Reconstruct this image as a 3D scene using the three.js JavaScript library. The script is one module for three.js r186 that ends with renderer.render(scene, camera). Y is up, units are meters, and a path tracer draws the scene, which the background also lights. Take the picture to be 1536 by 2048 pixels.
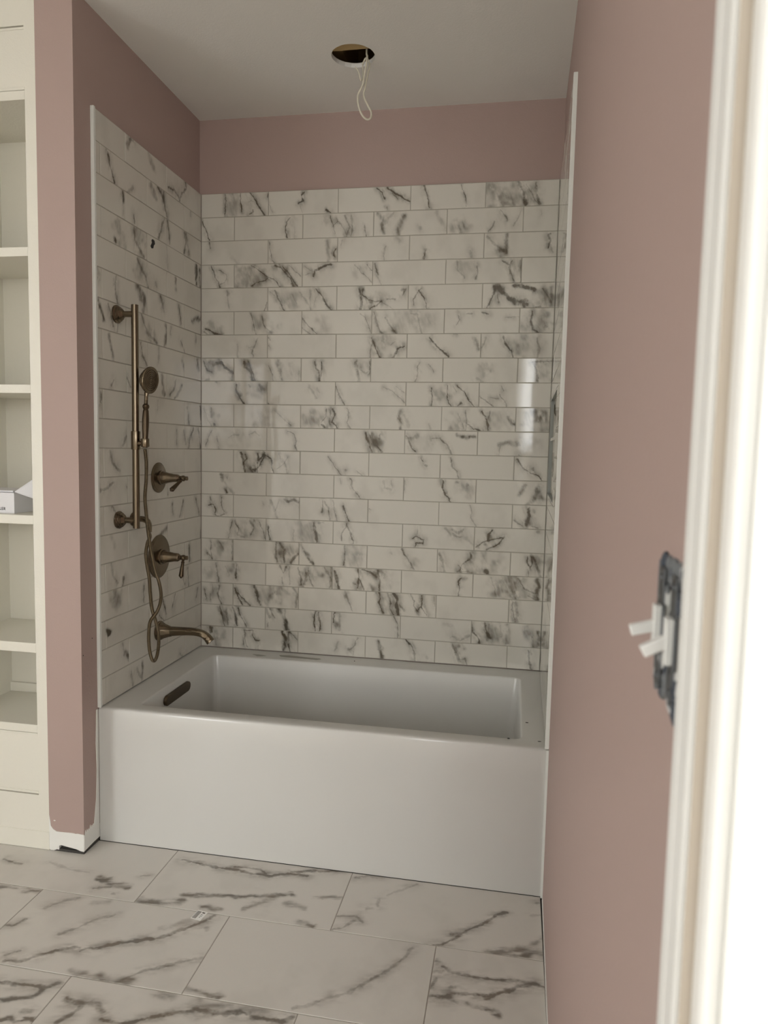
import * as THREE from 'three';
import { RoundedBoxGeometry } from 'three/addons/geometries/RoundedBoxGeometry.js';
import { mergeGeometries, toCreasedNormals, mergeVertices } from 'three/addons/utils/BufferGeometryUtils.js';
import { RectAreaLightUniformsLib } from 'three/addons/lights/RectAreaLightUniformsLib.js';
import { FontLoader } from 'three/addons/loaders/FontLoader.js';
import { TextGeometry } from 'three/addons/geometries/TextGeometry.js';

// ---------- camera, sky, exposure ----------
const scene = new THREE.Scene();
const camera = new THREE.PerspectiveCamera(70.65, 0.75, 0.05, 60);
camera.position.set(1.3854, 1.3989, 3.0403);
camera.rotation.set(-0.0869, 0.17868, 0.02216, 'YXZ');
camera.focus = 2.8;
camera.userData.fStop = 6.5;                       // a phone lens: far things sharp, the near door trim soft
scene.add(camera);
const renderer = new THREE.WebGLRenderer({ antialias: true });
renderer.toneMapping = THREE.LinearToneMapping;
renderer.toneMappingExposure = 0.81;
renderer.shadowMap.enabled = true;
scene.background = new THREE.Color(0.985, 1.0, 0.995);   // bright overcast sky, seen only through the two windows
scene.backgroundIntensity = 7.4;
RectAreaLightUniformsLib.init();                   // skylight entering at the panes of the two windows
for (const [x, y, z, w, hgt, tx, tz] of [[-2.38, 1.5, 4.875, 1.95, 1.8, 0, 4.875], [2.26, 2.03, 5.98, 1.72, 1.04, 2.26, 0]]) {
  const l = new THREE.RectAreaLight(new THREE.Color(0.985, 1.0, 0.995), 5, w, hgt); l.name = 'window_daylight'; l.position.set(x, y, z); l.lookAt(tx, y, tz); scene.add(l);
}

// ---------- helpers ----------
let seed = 7;
const rnd = () => { seed = (seed + 0x6D2B79F5) | 0; let t = Math.imul(seed ^ (seed >>> 15), 1 | seed); t = (t + Math.imul(t ^ (t >>> 7), 61 | t)) ^ t; return ((t ^ (t >>> 14)) >>> 0) / 4294967296; };
const hash = (x, y, s) => { let h = Math.imul(x | 0, 374761393) + Math.imul(y | 0, 668265263) + Math.imul(s | 0, 974634777); h = Math.imul(h ^ (h >>> 13), 1274126177); return ((h ^ (h >>> 16)) >>> 0) / 4294967296; };
function noise(x, y, s = 0) {
  const xi = Math.floor(x), yi = Math.floor(y); let fx = x - xi, fy = y - yi; fx = fx * fx * (3 - 2 * fx); fy = fy * fy * (3 - 2 * fy);
  const a = hash(xi, yi, s), b = hash(xi + 1, yi, s), c = hash(xi, yi + 1, s), d = hash(xi + 1, yi + 1, s);
  return a + (b - a) * fx + (c - a + (a - b - c + d) * fx) * fy;
}
const fbm = (x, y, s = 0) => 0.5 * noise(x, y, s) + 0.27 * noise(x * 2.1, y * 2.1, s + 1) + 0.15 * noise(x * 4.3, y * 4.3, s + 2) + 0.08 * noise(x * 8.9, y * 8.9, s + 3);
const smooth = (a, b, x) => { const t = Math.min(1, Math.max(0, (x - a) / (b - a))); return t * t * (3 - 2 * t); };
const taken = {};
const numbered = (n) => { taken[n] = (taken[n] ?? -1) + 1; return taken[n] ? `${n}_${String(taken[n]).padStart(3, '0')}` : n; };
function mesh(name, geometry, material, parent) {
  const m = new THREE.Mesh(geometry, material); m.name = name; m.castShadow = m.receiveShadow = true; parent.add(m); return m;
}
function thing(name, label, category, [x, y, z] = [0, 0, 0], group) {
  const o = new THREE.Group(); o.name = numbered(name); o.position.set(x, y, z); o.userData = { label, category };
  if (group) o.userData.group = group;
  scene.add(o); return o;
}
function structure(name, geometry, material, label, category) {
  const o = geometry ? new THREE.Mesh(geometry, material) : new THREE.Group();
  o.name = name; o.castShadow = o.receiveShadow = true; o.userData = { kind: 'structure', label, category }; scene.add(o); return o;
}
function metreUV(g) {                              // uv in metres, by the way each face points
  g = g.index ? g.toNonIndexed() : g; if (!g.attributes.normal) g.computeVertexNormals();
  const p = g.attributes.position, n = g.attributes.normal, uv = new Float32Array(p.count * 2);
  for (let i = 0; i < p.count; i++) {
    const ax = Math.abs(n.getX(i)), ay = Math.abs(n.getY(i)), az = Math.abs(n.getZ(i));
    if (ax >= ay && ax >= az) { uv[2 * i] = p.getZ(i); uv[2 * i + 1] = p.getY(i); } else if (ay >= az) { uv[2 * i] = p.getX(i); uv[2 * i + 1] = p.getZ(i); } else { uv[2 * i] = p.getX(i); uv[2 * i + 1] = p.getY(i); }
  }
  g.setAttribute('uv', new THREE.BufferAttribute(uv, 2)); return g;
}
const box = (x0, x1, y0, y1, z0, z1) => metreUV(new THREE.BoxGeometry(x1 - x0, y1 - y0, z1 - z0).translate((x0 + x1) / 2, (y0 + y1) / 2, (z0 + z1) / 2));
const rbox = (x0, x1, y0, y1, z0, z1, r = 0.002) => metreUV(new RoundedBoxGeometry(x1 - x0, y1 - y0, z1 - z0, 2, r).translate((x0 + x1) / 2, (y0 + y1) / 2, (z0 + z1) / 2));
const merge = (...g) => mergeGeometries(g.map((x) => { const y = x.index ? x.toNonIndexed() : x; for (const k of Object.keys(y.attributes)) if (!['position', 'normal', 'uv'].includes(k)) y.deleteAttribute(k); return y; }));
function plate(points, holes, depth, bevel = 0) {  // outline in x, y pushed out along z by depth
  const s = new THREE.Shape(points.map((q) => new THREE.Vector2(...q)));
  for (const h of holes) s.holes.push(new THREE.Path(h.map((q) => new THREE.Vector2(...q))));
  return new THREE.ExtrudeGeometry(s, { depth, bevelEnabled: bevel > 0, bevelSize: bevel, bevelThickness: bevel, bevelSegments: 2, curveSegments: 24 });
}
const rect = (x0, x1, y0, y1) => [[x0, y0], [x1, y0], [x1, y1], [x0, y1]];
const lathe = (pts, n = 40) => toCreasedNormals(new THREE.LatheGeometry(pts.map((q) => new THREE.Vector2(...q)), n), 0.45);
const curve = (pts, t = 0.5) => new THREE.CatmullRomCurve3(pts.map((q) => new THREE.Vector3(...q)), false, 'catmullrom', t);
const tube = (pts, r, n = 64, k = 12) => new THREE.TubeGeometry(curve(pts), n, r, k);
function sweep(pts, radii, n = 60, k = 20) {       // a round bar whose radius changes along its way
  const c = curve(pts), f = c.computeFrenetFrames(n), P = [], I = [];
  for (let i = 0; i <= n; i++) {
    const q = c.getPointAt(i / n), t = i / n * (radii.length - 1), a = Math.min(radii.length - 2, Math.floor(t)), r = radii[a] + (radii[a + 1] - radii[a]) * (t - a);
    for (let j = 0; j < k; j++) { const th = j / k * Math.PI * 2, v = f.normals[i].clone().multiplyScalar(Math.cos(th) * r).addScaledVector(f.binormals[i], Math.sin(th) * r).add(q); P.push(v.x, v.y, v.z); }
  }
  for (let i = 0; i < n; i++) for (let j = 0; j < k; j++) { const a = i * k + j, b = i * k + (j + 1) % k; I.push(a, b, a + k, b, b + k, a + k); }
  for (const [e, o] of [[0, 0], [n, n * k]]) { const q = c.getPointAt(e / n), at = P.length / 3; P.push(q.x, q.y, q.z); for (let j = 0; j < k; j++) I.push(at, o + (e ? j : (j + 1) % k), o + (e ? (j + 1) % k : j)); }
  const g = new THREE.BufferGeometry(); g.setAttribute('position', new THREE.Float32BufferAttribute(P, 3)); g.setIndex(I);
  g.setAttribute('uv', new THREE.Float32BufferAttribute(new Float32Array(P.length / 3 * 2), 2));
  return toCreasedNormals(g, 0.9);
}

// ---------- textures ----------
function texture(w, h, fill, srgb) {
  const d = new Uint8Array(w * h * 4); fill(d);
  const t = new THREE.DataTexture(d, w, h, THREE.RGBAFormat); t.magFilter = THREE.LinearFilter; t.minFilter = THREE.LinearMipmapLinearFilter; t.generateMipmaps = true;
  t.wrapS = t.wrapT = THREE.RepeatWrapping; if (srgb) t.colorSpace = THREE.SRGBColorSpace; t.needsUpdate = true; return t;
}
const toSRGB = (c) => 255 * (c <= 0.0031308 ? 12.92 * c : 1.055 * Math.pow(c, 1 / 2.4) - 0.055);
function periodic(x, y, n, s) { // value noise that repeats every n cells
  const xi = Math.floor(x), yi = Math.floor(y); let fx = x - xi, fy = y - yi; fx = fx * fx * (3 - 2 * fx); fy = fy * fy * (3 - 2 * fy); const m = (v) => ((v % n) + n) % n;
  const a = hash(m(xi), m(yi), s), b = hash(m(xi + 1), m(yi), s), c = hash(m(xi), m(yi + 1), s), d = hash(m(xi + 1), m(yi + 1), s);
  return a + (b - a) * fx + (c - a + (a - b - c + d) * fx) * fy;
}
const stipple = texture(512, 512, (d) => {         // roller stipple of wall paint
  for (let y = 0; y < 512; y++) for (let x = 0; x < 512; x++) {
    const v = 0.5 * periodic(x / 4, y / 4, 128, 1) + 0.3 * periodic(x / 8, y / 8, 64, 2) + 0.2 * periodic(x / 64, y / 64, 8, 3), i = (y * 512 + x) * 4; d[i] = d[i + 1] = d[i + 2] = 255 * v; d[i + 3] = 255;
  }
});
stipple.repeat.set(2.5, 2.5);
function paint(r, g, b, rough) {
  return new THREE.MeshStandardMaterial({ color: new THREE.Color().setRGB(r, g, b), roughness: rough, bumpMap: stipple, bumpScale: 0.00035 });
}
// Marble print: D collects how dark each spot is, stroke by stroke; a stroke stays on the tile it starts on.
function marble(x0, y0, wide, high, W, H, strokes, tileAt, salt, base, dark, along = false) {
  const D = new Float32Array(W * H), sx = W / wide, sy = H / high;
  for (const st of strokes) {
    const w = st[0] / 10000, d = st[1] / 100, pts = []; let cx = 0, cy = 0;
    for (let i = 2; i < st.length; i += 2) { pts.push([st[i] / 1000, st[i + 1] / 1000]); cx += st[i] / 1000; cy += st[i + 1] / 1000; }
    const [tu0, tu1, tv0, tv1] = tileAt(cx / pts.length, cy / pts.length), broad = w > 0.012, reach = broad ? w * 1.2 : w * 3 + 0.015;
    const xs = pts.map((q) => q[0]), ys = pts.map((q) => q[1]);
    const u0 = Math.max(tu0, Math.min(...xs) - reach, x0), u1 = Math.min(tu1, Math.max(...xs) + reach, x0 + wide), v0 = Math.max(tv0, Math.min(...ys) - reach, y0), v1 = Math.min(tv1, Math.max(...ys) + reach, y0 + high);
    for (let py = Math.max(0, Math.floor((v0 - y0) * sy)); py < Math.min(H, (v1 - y0) * sy); py++) for (let px = Math.max(0, Math.floor((u0 - x0) * sx)); px < Math.min(W, (u1 - x0) * sx); px++) {
      const x = x0 + px / sx, y = y0 + py / sy, n1 = noise(x * 160, y * 160, salt) - 0.5, n2 = noise(x * 45, y * 45, salt + 5) - 0.5, n3 = noise(x * 160, y * 160, salt + 9) - 0.5, n4 = noise(x * 45, y * 45, salt + 13) - 0.5, k = broad ? 0.5 * w : 0.0035;
      const X = x + n1 * 0.0035 + n2 * k * 1.6, Y = y + n3 * 0.0035 + n4 * k * 1.6;
      let best = 9; for (let i = 1; i < pts.length; i++) {
        const [ax, ay] = pts[i - 1], bx = pts[i][0] - ax, by = pts[i][1] - ay, t = Math.min(1, Math.max(0, ((X - ax) * bx + (Y - ay) * by) / (bx * bx + by * by + 1e-9))), q = Math.hypot(X - ax - bx * t, Y - ay - by * t); if (q < best) best = q;
      }
      let v; const a = along ? y * 1.2 : x, b = along ? x * 0.8 : y, f = fbm(a * 38 + b * 9, b * 26, salt + 20);
      if (broad) { const s1 = noise(a * 150 + b * 45, b * 48, salt + 31), s2 = noise(a * 70 + b * 25, b * 30, salt + 37); v = d * 2.5 * Math.exp(-Math.pow(best / (w * 0.62), 2.4)) * smooth(0.12, 0.6, f) * (0.35 + 0.45 * s1 + 0.5 * s2); }
      else { const wid = w * 0.5 * (0.5 + 1.3 * noise(x * 75, y * 75, salt + 41)), q = noise(x * 210, y * 210, salt + 47); v = d * (1 - smooth(wid * 0.3, wid * 1.6, best)) * (0.45 + 0.4 * f + 0.35 * q) + d * 0.88 * Math.exp(-Math.pow(best / (w * 1.4 + 0.008), 2)) * smooth(0.25, 0.72, f) * (0.5 + 0.7 * noise(a * 120 + b * 40, b * 45, salt + 33)); }
      const i = py * W + px; D[i] = 1 - (1 - D[i]) * (1 - Math.min(0.95, v));
    }
  }
  return texture(W, H, (o) => {
    for (let py = 0; py < H; py++) for (let px = 0; px < W; px++) {
      const x = x0 + px / sx, y = y0 + py / sy, i = py * W + px, cloud = 0.09 * smooth(0.45, 0.75, fbm(x * 9, y * 7, salt + 60)) + 0.012 * noise(x * 300, y * 300, salt + 70), k = Math.min(1, D[i] + cloud), warm = noise(x * 25, y * 25, salt + 80) * 0.03;
      for (let c = 0; c < 3; c++) o[4 * i + c] = toSRGB(base[c] + (dark[c] * (1 + (c - 1) * -warm * 4) - base[c]) * k);
      o[4 * i + 3] = 255;
    }
  }, true);
}
function randomVeins(tiles, share) {               // print for tiles that no stroke was noted for
  const out = [];
  for (const [u0, u1, v0, v1] of tiles) {
    if (rnd() < 0.55) { const x = u0 + rnd() * (u1 - u0), y = v0 + rnd() * (v1 - v0); out.push([(200 + rnd() * 700) * share, 12 + rnd() * 22, x * 1000, y * 1000, x * 1000 + 3, y * 1000 + 3]); }
    for (let k = Math.floor(rnd() * 3.2); k > 0; k--) {
      let x = u0 + rnd() * (u1 - u0), y = v1 - rnd() * 0.3 * (v1 - v0); const p = [], lean = (rnd() - 0.3) * 0.6 * (v1 - v0), n = 3 + Math.floor(rnd() * 2);
      for (let j = 0; j < n; j++) { p.push(x * 1000, y * 1000); x += lean / n + (rnd() - 0.5) * 0.16 * (v1 - v0); y -= (v1 - v0) / n; }
      out.push([(30 + rnd() * 55) * share, 30 + rnd() * 50, ...p]);
    }
  }
  return out;
}

// ---------- materials ----------
const std = (r, g, b, rough, more = {}) => new THREE.MeshStandardMaterial({ color: new THREE.Color().setRGB(r, g, b), roughness: rough, ...more });
const M = {
  pink: paint(0.435, 0.322, 0.288, 0.62), ceiling: paint(0.86, 0.845, 0.81, 0.9), white: paint(0.78, 0.77, 0.74, 0.7),
  cream: paint(0.80, 0.77, 0.68, 0.42), trim: std(0.89, 0.885, 0.86, 0.38), edge: std(0.78, 0.79, 0.75, 0.4), bare: std(0.83, 0.82, 0.78, 0.85),
  grout: std(0.40, 0.375, 0.32, 0.95), floorGrout: std(0.38, 0.35, 0.31, 0.95), subfloor: std(0.06, 0.055, 0.05, 0.95),
  tub: new THREE.MeshPhysicalMaterial({ color: new THREE.Color().setRGB(0.655, 0.645, 0.615), roughness: 0.28, clearcoat: 0.4, clearcoatRoughness: 0.12 }),
  bronze: std(0.19, 0.15, 0.105, 0.25, { metalness: 1 }), bronzeDark: std(0.105, 0.078, 0.052, 0.36, { metalness: 1 }),
  steel: std(0.16, 0.17, 0.185, 0.45, { metalness: 1 }), plastic: std(0.80, 0.80, 0.78, 0.35), black: std(0.012, 0.012, 0.014, 0.7), darkBox: std(0.045, 0.055, 0.075, 0.6),
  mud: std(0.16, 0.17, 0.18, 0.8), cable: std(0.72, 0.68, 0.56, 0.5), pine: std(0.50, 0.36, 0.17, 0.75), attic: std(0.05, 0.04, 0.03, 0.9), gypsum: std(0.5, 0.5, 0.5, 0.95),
  card: std(0.78, 0.77, 0.79, 0.7), ink: std(0.02, 0.02, 0.02, 0.8), film: std(0.30, 0.29, 0.25, 0.35), niche: std(0.30, 0.31, 0.29, 0.4), mdf: std(0.46, 0.40, 0.33, 0.8), paper: std(0.90, 0.89, 0.86, 0.7), oak: std(0.58, 0.50, 0.40, 0.5), paving: std(0.42, 0.42, 0.40, 0.95),
};
const VEINS_BACK = [
  [33,70,112,2475,110,2382],[385,20,147,2478,142,2381],[33,80,178,2477,182,2431,187,2400],[38,85,220,2478,248,2449,268,2412,287,2386],
  [22,40,203,2471,212,2435,226,2445,254,2438],[44,70,221,2388,235,2396,237,2408],[330,15,243,2429,245,2431],[44,50,303,2470,301,2457],[28,35,304,2431,323,2392],
  [44,80,462,2474,451,2459,458,2436,441,2426],[22,30,449,2413,457,2388],[38,80,560,2397,579,2382],[44,70,776,2476,797,2460,811,2432],[38,85,7,2367,20,2333,33,2296,39,2285],
  [44,50,39,2275,43,2251],[38,75,403,2367,388,2352,383,2321,389,2285],[275,15,414,2356,416,2358],[22,25,424,2335,425,2279],[33,50,577,2371,585,2350,594,2325,602,2294],
  [28,40,604,2360,609,2345,591,2328],[330,15,556,2351,558,2353],[38,40,609,2350,636,2319,650,2293],[66,35,641,2369,663,2323,650,2288],[55,35,670,2368,674,2322,669,2285],
  [28,50,726,2326,733,2283],[77,30,805,2358,803,2308],[28,50,311,2270,315,2231,328,2189,334,2179],[165,22,570,2270,573,2234,577,2183],[44,70,603,2234,594,2213,601,2203],
  [110,12,143,2209,166,2185],[33,30,632,2271,627,2248],[38,70,46,2175,60,2153,66,2127,81,2106,91,2080],[22,50,80,2158,109,2144,118,2131,109,2105,89,2098],
  [660,20,200,2156,256,2118,172,2093],[33,70,230,2173,261,2157,290,2133,317,2122,345,2101,365,2078],[33,55,306,2122,290,2107,251,2102,228,2087],
  [77,60,334,2171,361,2165,378,2147,406,2115,423,2081],[33,70,367,2170,400,2136,440,2081],[28,50,400,2171,422,2151,453,2124],
  [66,80,585,2170,558,2167,540,2159,513,2144,509,2123],[22,35,469,2165,493,2149],[22,40,475,2129,494,2136],[28,40,687,2165,720,2134,763,2095],[33,60,738,2165,762,2141],
  [330,12,693,2135,695,2137],[44,40,772,2158,791,2123],[28,30,789,2113,803,2082],[44,30,118,2068,124,2036,127,1994],[220,20,126,2057,128,2059],
  [44,80,301,2018,297,1997,291,1978],[44,60,340,2067,346,2043,363,2017,369,1996,386,1977],[28,40,312,2065,335,2049],[660,22,402,2032,404,2034],[44,30,412,2053,435,2011],
  [88,30,451,2057,479,2021,501,1979],[66,30,495,2064,496,1984],[28,30,512,2000,522,2036],[44,85,519,2069,544,2046,566,2009,594,1977],
  [77,80,708,2066,716,2043,720,2007,712,1982],[44,70,724,2063,722,2043,749,2022,781,2016,807,2014],[44,75,712,1979,750,1976,760,1991,786,1996,802,2011],
  [330,35,749,2007,751,2009],[495,15,785,2042,787,2044],[66,70,20,1910,41,1902,64,1888,93,1880],[55,50,12,1894,35,1880],[220,15,35,1931,87,1904],
  [38,55,229,1971,240,1940,246,1908,255,1876],[495,20,274,1934,276,1936],[44,45,280,1961,291,1918,320,1887],[110,40,317,1888,319,1890],[220,15,358,1913,360,1915],
  [33,60,462,1951,486,1922,513,1896,536,1877],[33,40,464,1907,503,1876],[330,12,535,1942,568,1906],[33,45,715,1965,737,1946,751,1915,765,1876],[220,12,753,1950,755,1952],
  [55,35,776,1960,788,1914,810,1883],[38,45,263,1869,252,1839,236,1813,233,1802,241,1792,241,1777],[55,25,167,1840,170,1786],[28,30,218,1824,241,1829],
  [28,40,309,1866,320,1855],[28,40,309,1834,320,1823],[38,40,765,1866,771,1848,761,1817,762,1777],[44,60,773,1848,788,1807,807,1777],[275,15,805,1858,807,1860],
  [55,70,12,1767,29,1725,47,1720],[88,45,41,1763,58,1747,81,1763],[77,75,93,1767,104,1747,133,1728,151,1715],[44,50,145,1715,145,1682],[77,60,18,1684,35,1690],
  [440,25,52,1747,54,1749],[55,40,70,1679,73,1678],[77,75,199,1767,202,1742,225,1731,233,1710,242,1678],[44,70,219,1766,227,1747,239,1715,252,1677],
  [165,40,213,1752,215,1754],[33,40,310,1747,327,1710,338,1677],[198,35,354,1766,371,1737,366,1677],[110,20,405,1758,416,1710],[77,30,450,1721,450,1679],
  [55,85,518,1766,524,1742],[55,75,524,1737,538,1726,541,1684],[44,70,549,1765,549,1737,544,1684],[110,40,700,1766,704,1732,715,1677],[55,30,722,1732,744,1717,752,1722],
  [44,50,759,1766,760,1717],[330,15,727,1748,729,1750],[44,90,165,1667,165,1639,180,1607,207,1577],[138,35,183,1623,185,1625],[77,40,219,1667,228,1659],
  [99,45,271,1662,293,1646],[385,25,282,1651,284,1653],[44,60,311,1587,317,1578],[165,10,220,1629,294,1603],[88,30,495,1663,512,1637,526,1611],[44,20,533,1653,545,1632],
  [38,55,615,1659,632,1617,658,1577],[275,15,627,1606,629,1608],[33,40,12,1562,29,1513,47,1486],[66,40,47,1563,47,1524],[77,55,59,1492,62,1487],[330,20,41,1535,43,1537],
  [165,15,82,1525,84,1527],[660,15,294,1517,296,1519],[28,35,339,1555,374,1526,413,1492],[38,60,410,1497,416,1491],[165,15,249,1495,251,1497],[605,25,508,1526,510,1528],
  [38,50,576,1564,574,1532,552,1505],[99,85,555,1497,569,1489],[55,90,601,1565,612,1543,601,1511,621,1495,627,1476],[44,40,592,1558,591,1500],
  [38,50,666,1566,675,1533,667,1507,681,1481],[33,45,53,1467,35,1431,18,1387],[44,30,129,1433,146,1444,181,1445],[33,40,76,1438,79,1416],[33,40,82,1394,85,1379],
  [55,25,227,1446,249,1465,272,1447],[660,10,163,1428,165,1430],[38,50,402,1468,430,1452,443,1423,434,1401,445,1384],[66,65,749,1467,761,1429,778,1379],
  [28,50,774,1465,793,1419,821,1379],[440,25,788,1425,790,1427],[66,40,811,1464,809,1441],[77,75,187,1370,196,1336,207,1282],[55,50,204,1364,216,1342,204,1331],
  [55,80,264,1365,267,1333,284,1355,298,1370],[44,70,296,1361,279,1322,262,1300,239,1297],[99,80,245,1297,250,1296],[38,60,265,1333,262,1281],[385,30,233,1291,235,1293],
  [44,75,301,1363,327,1345,333,1307,339,1282],[44,40,364,1368,370,1346],[33,45,401,1352,387,1325,353,1302],[55,40,393,1320,401,1282],[440,12,375,1346,377,1348],
  [33,55,585,1362,604,1336,616,1315,632,1302,649,1280],[66,40,663,1306,665,1305],[28,50,712,1304,739,1280],[132,40,97,1268,109,1230,121,1191],[88,25,126,1214,156,1187],
  [88,30,123,1258,125,1252],[44,50,685,1267,694,1258,691,1237,711,1205,739,1180],[28,30,641,1265,642,1246],[33,50,42,1167,45,1156],
  [38,70,36,1133,59,1137,68,1117,68,1090,77,1082,109,1091],[38,55,97,1168,97,1130,109,1102],[88,35,326,1164,343,1122,358,1085],[44,35,366,1164,349,1117],
  [88,55,391,1167,411,1160,434,1168,461,1154],[77,30,292,1148,295,1142],[44,75,563,1169,562,1119],[44,50,571,1169,588,1142,597,1083],[33,40,610,1170,613,1127,628,1084],
  [44,75,657,1150,669,1112,681,1084],[44,40,773,1143,780,1138],[33,45,147,1062,136,1012,127,985],[44,45,159,1063,177,1030,171,1002],[66,40,229,1066,252,1039,235,1005],
  [66,60,249,1071,251,1067],[77,35,177,1000,206,995],[44,50,275,1062,290,1030,304,991],[44,75,315,1047,319,1014,325,988],[660,15,206,1026,208,1028],
  [660,20,469,1042,492,1000],[99,70,525,1067,531,1034,540,985],[66,40,547,1070,564,1073],[44,30,435,1036,430,994],[38,60,672,1073,670,1054,651,1028,651,1001],
  [44,65,672,1070,692,1030,704,988],[44,50,45,969,42,924,54,885],[66,60,30,917,51,887],[44,40,83,969,107,938],[66,50,148,973,151,887],[550,25,89,943,91,945],
  [77,70,356,974,354,933,357,890],[77,65,373,972,391,946,389,890],[275,40,374,928,376,930],[605,30,414,936,416,938],[77,85,465,935,437,909,423,889],
  [110,70,437,912,440,915],[132,40,464,966,505,918,525,889],[44,60,663,975,669,937,662,889],[770,22,716,934,718,936],[44,40,72,869,78,824,84,785],[55,60,169,867,166,806],
  [33,35,116,860,131,815],[385,20,142,844,144,846],[440,15,42,828,44,830],[55,60,374,872,389,840,403,869],[33,50,384,823,384,790],[55,40,414,872,421,792],
  [77,65,457,866,466,833,472,791],[110,60,494,846,489,796],[44,50,500,871,506,819,523,789],[88,35,578,875,601,830],[88,50,605,876,606,794],[550,20,528,848,530,850],
  [165,25,562,838,564,840],[99,65,623,858,635,820,644,788],[55,85,726,874,732,842,724,793],[55,75,729,837,755,788],[110,50,713,808,716,806],[44,75,745,875,783,867,811,844],
  [44,50,816,871,821,788],[220,30,827,863,829,865],[165,20,785,801,787,803],[55,55,18,747,24,702],[33,40,54,771,57,738],[55,50,87,768,81,728,96,684],[55,40,42,726,45,703],
  [495,18,60,727,62,729],[55,80,159,761,175,722,196,685],[55,80,172,739,208,707,231,685],[88,65,254,774,266,744,272,711,284,688],[825,28,335,737,337,739],
  [110,20,381,768,416,747],[77,25,358,761,324,731],[88,45,438,775,453,749,448,693],[55,35,672,776,684,735,704,690],[77,30,672,757,674,751],
  [38,65,818,782,828,755,819,733,842,688],[55,60,90,674,102,627,114,584],[495,25,131,634,133,636],[44,40,120,656,132,589],[88,70,152,672,164,636,173,591],
  [50,75,176,674,191,627,217,587],[99,50,313,675,325,635],[55,45,330,674,348,637],[44,40,319,612,319,591],[165,40,371,677,394,634,406,590],[55,40,394,676,409,591],
  [55,75,539,678,531,649,536,590],[44,65,553,673,560,617,557,591],[55,70,626,678,621,632],[77,30,646,677,650,598],[275,25,633,616,635,618],[110,70,48,569,48,554],
  [165,25,72,556,78,499],[660,20,78,522,80,524],[38,55,208,570,209,531,221,492],[33,50,203,531,203,502],[38,65,208,570,247,571,247,545,259,526,282,528],
  [28,50,273,504,274,487],[165,50,383,577,401,545,396,489],[77,50,415,579,413,528,424,490],[44,45,418,579,457,543],[77,25,645,545,629,505],[50,40,734,571,718,539,696,518],
  [88,35,688,520,691,515],[44,30,710,511,713,491],[165,35,823,557,841,499],[44,70,819,2475,863,2446,915,2418],[28,40,843,2453,863,2427],[28,50,818,2396,821,2384],
  [44,65,973,2476,982,2447,991,2414,996,2390],[33,55,1124,2477,1138,2446,1146,2419,1147,2388],[1100,25,1282,2419,1284,2421],[77,65,1358,2474,1374,2432,1386,2388],
  [28,50,1383,2468,1406,2430,1434,2388],[77,50,1423,2471,1425,2424,1439,2390],[495,25,1401,2425,1403,2427],[110,30,1288,2398,1337,2388],[121,30,784,2370,802,2339,809,2289],
  [77,25,847,2371,814,2333],[220,30,893,2358,866,2309,867,2287],[110,25,963,2312,964,2306],[165,15,1029,2367,1059,2298],[495,28,1121,2301,1123,2303],
  [50,45,1284,2371,1307,2338,1313,2325],[55,40,1264,2324,1259,2308,1243,2286],[38,30,1371,2368,1340,2305],[28,20,1443,2365,1449,2344],[66,30,816,2239,811,2186],
  [110,25,861,2274,879,2259],[88,50,985,2223,981,2185],[66,30,1171,2213,1174,2187],[88,40,1238,2268,1278,2226,1312,2200],[132,35,1315,2271,1312,2196],
  [330,35,1290,2205,1292,2207],[55,60,1484,2268,1477,2264,1488,2242,1479,2216],[44,30,1489,2221,1501,2199],[44,45,771,2167,789,2123],[55,30,1116,2170,1120,2138,1149,2104],
  [44,45,1198,2153,1204,2125,1194,2098],[440,12,1154,2143,1156,2145],[50,50,1299,2171,1324,2155,1335,2149,1331,2117],[38,50,1340,2169,1328,2139,1349,2085],
  [110,35,1373,2168,1380,2081],[330,20,1363,2138,1365,2140],[77,45,889,2060,907,2064,896,2043],[44,50,832,2024,867,2026],[33,30,809,2010,856,1983],
  [38,50,972,2069,956,2047,939,2020,943,1997],[44,60,961,2058,979,2036,991,2008,997,1982],[50,75,1277,2069,1268,2031,1245,1980],
  [220,60,1286,2064,1312,2042,1346,2014,1396,1986],[110,70,1312,2042,1362,2008,1406,2008],[132,75,1355,2068,1409,2062,1432,2045],[132,90,1431,2052,1434,2049],
  [55,50,1464,2055,1503,2001],[77,60,1439,1985,1456,1985],[550,35,1475,2028,1477,2030],[165,30,1496,2063,1504,1995],[44,50,1287,2037,1291,2004],
  [38,35,775,1969,800,1892,818,1878],[990,15,904,1931,906,1933],[50,50,822,1948,853,1903,873,1878],[88,55,856,1895,860,1891],[50,35,955,1964,968,1919,980,1881],
  [55,30,932,1964,961,1958],[550,15,1007,1935,1009,1937],[38,55,1126,1962,1132,1934,1121,1915],[38,50,1162,1961,1187,1961],[50,60,1226,1961,1254,1958],
  [28,35,1321,1944,1376,1946],[28,40,1111,1879,1128,1877],[55,70,1427,1967,1423,1926,1432,1896,1460,1878],[385,20,1404,1921,1406,1923],[660,25,1474,1925,1476,1927],
  [66,35,1480,1904,1486,1903],[44,60,766,1864,784,1819,806,1775],[66,75,907,1829,878,1818,867,1790,850,1775],[440,15,819,1847,821,1849],[44,30,848,1835,865,1847],
  [50,85,1012,1864,1039,1832,1068,1809,1091,1789],[132,35,1199,1863,1214,1817],[77,40,1244,1863,1226,1817,1216,1777],[55,70,1313,1866,1325,1839,1348,1809,1355,1777],
  [770,22,1402,1828,1404,1830],[77,35,1450,1862,1462,1822,1453,1778],[38,45,975,1759,961,1741,967,1718,954,1677],[38,35,1012,1752,1036,1724],[495,22,1245,1730,1247,1732],
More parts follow.
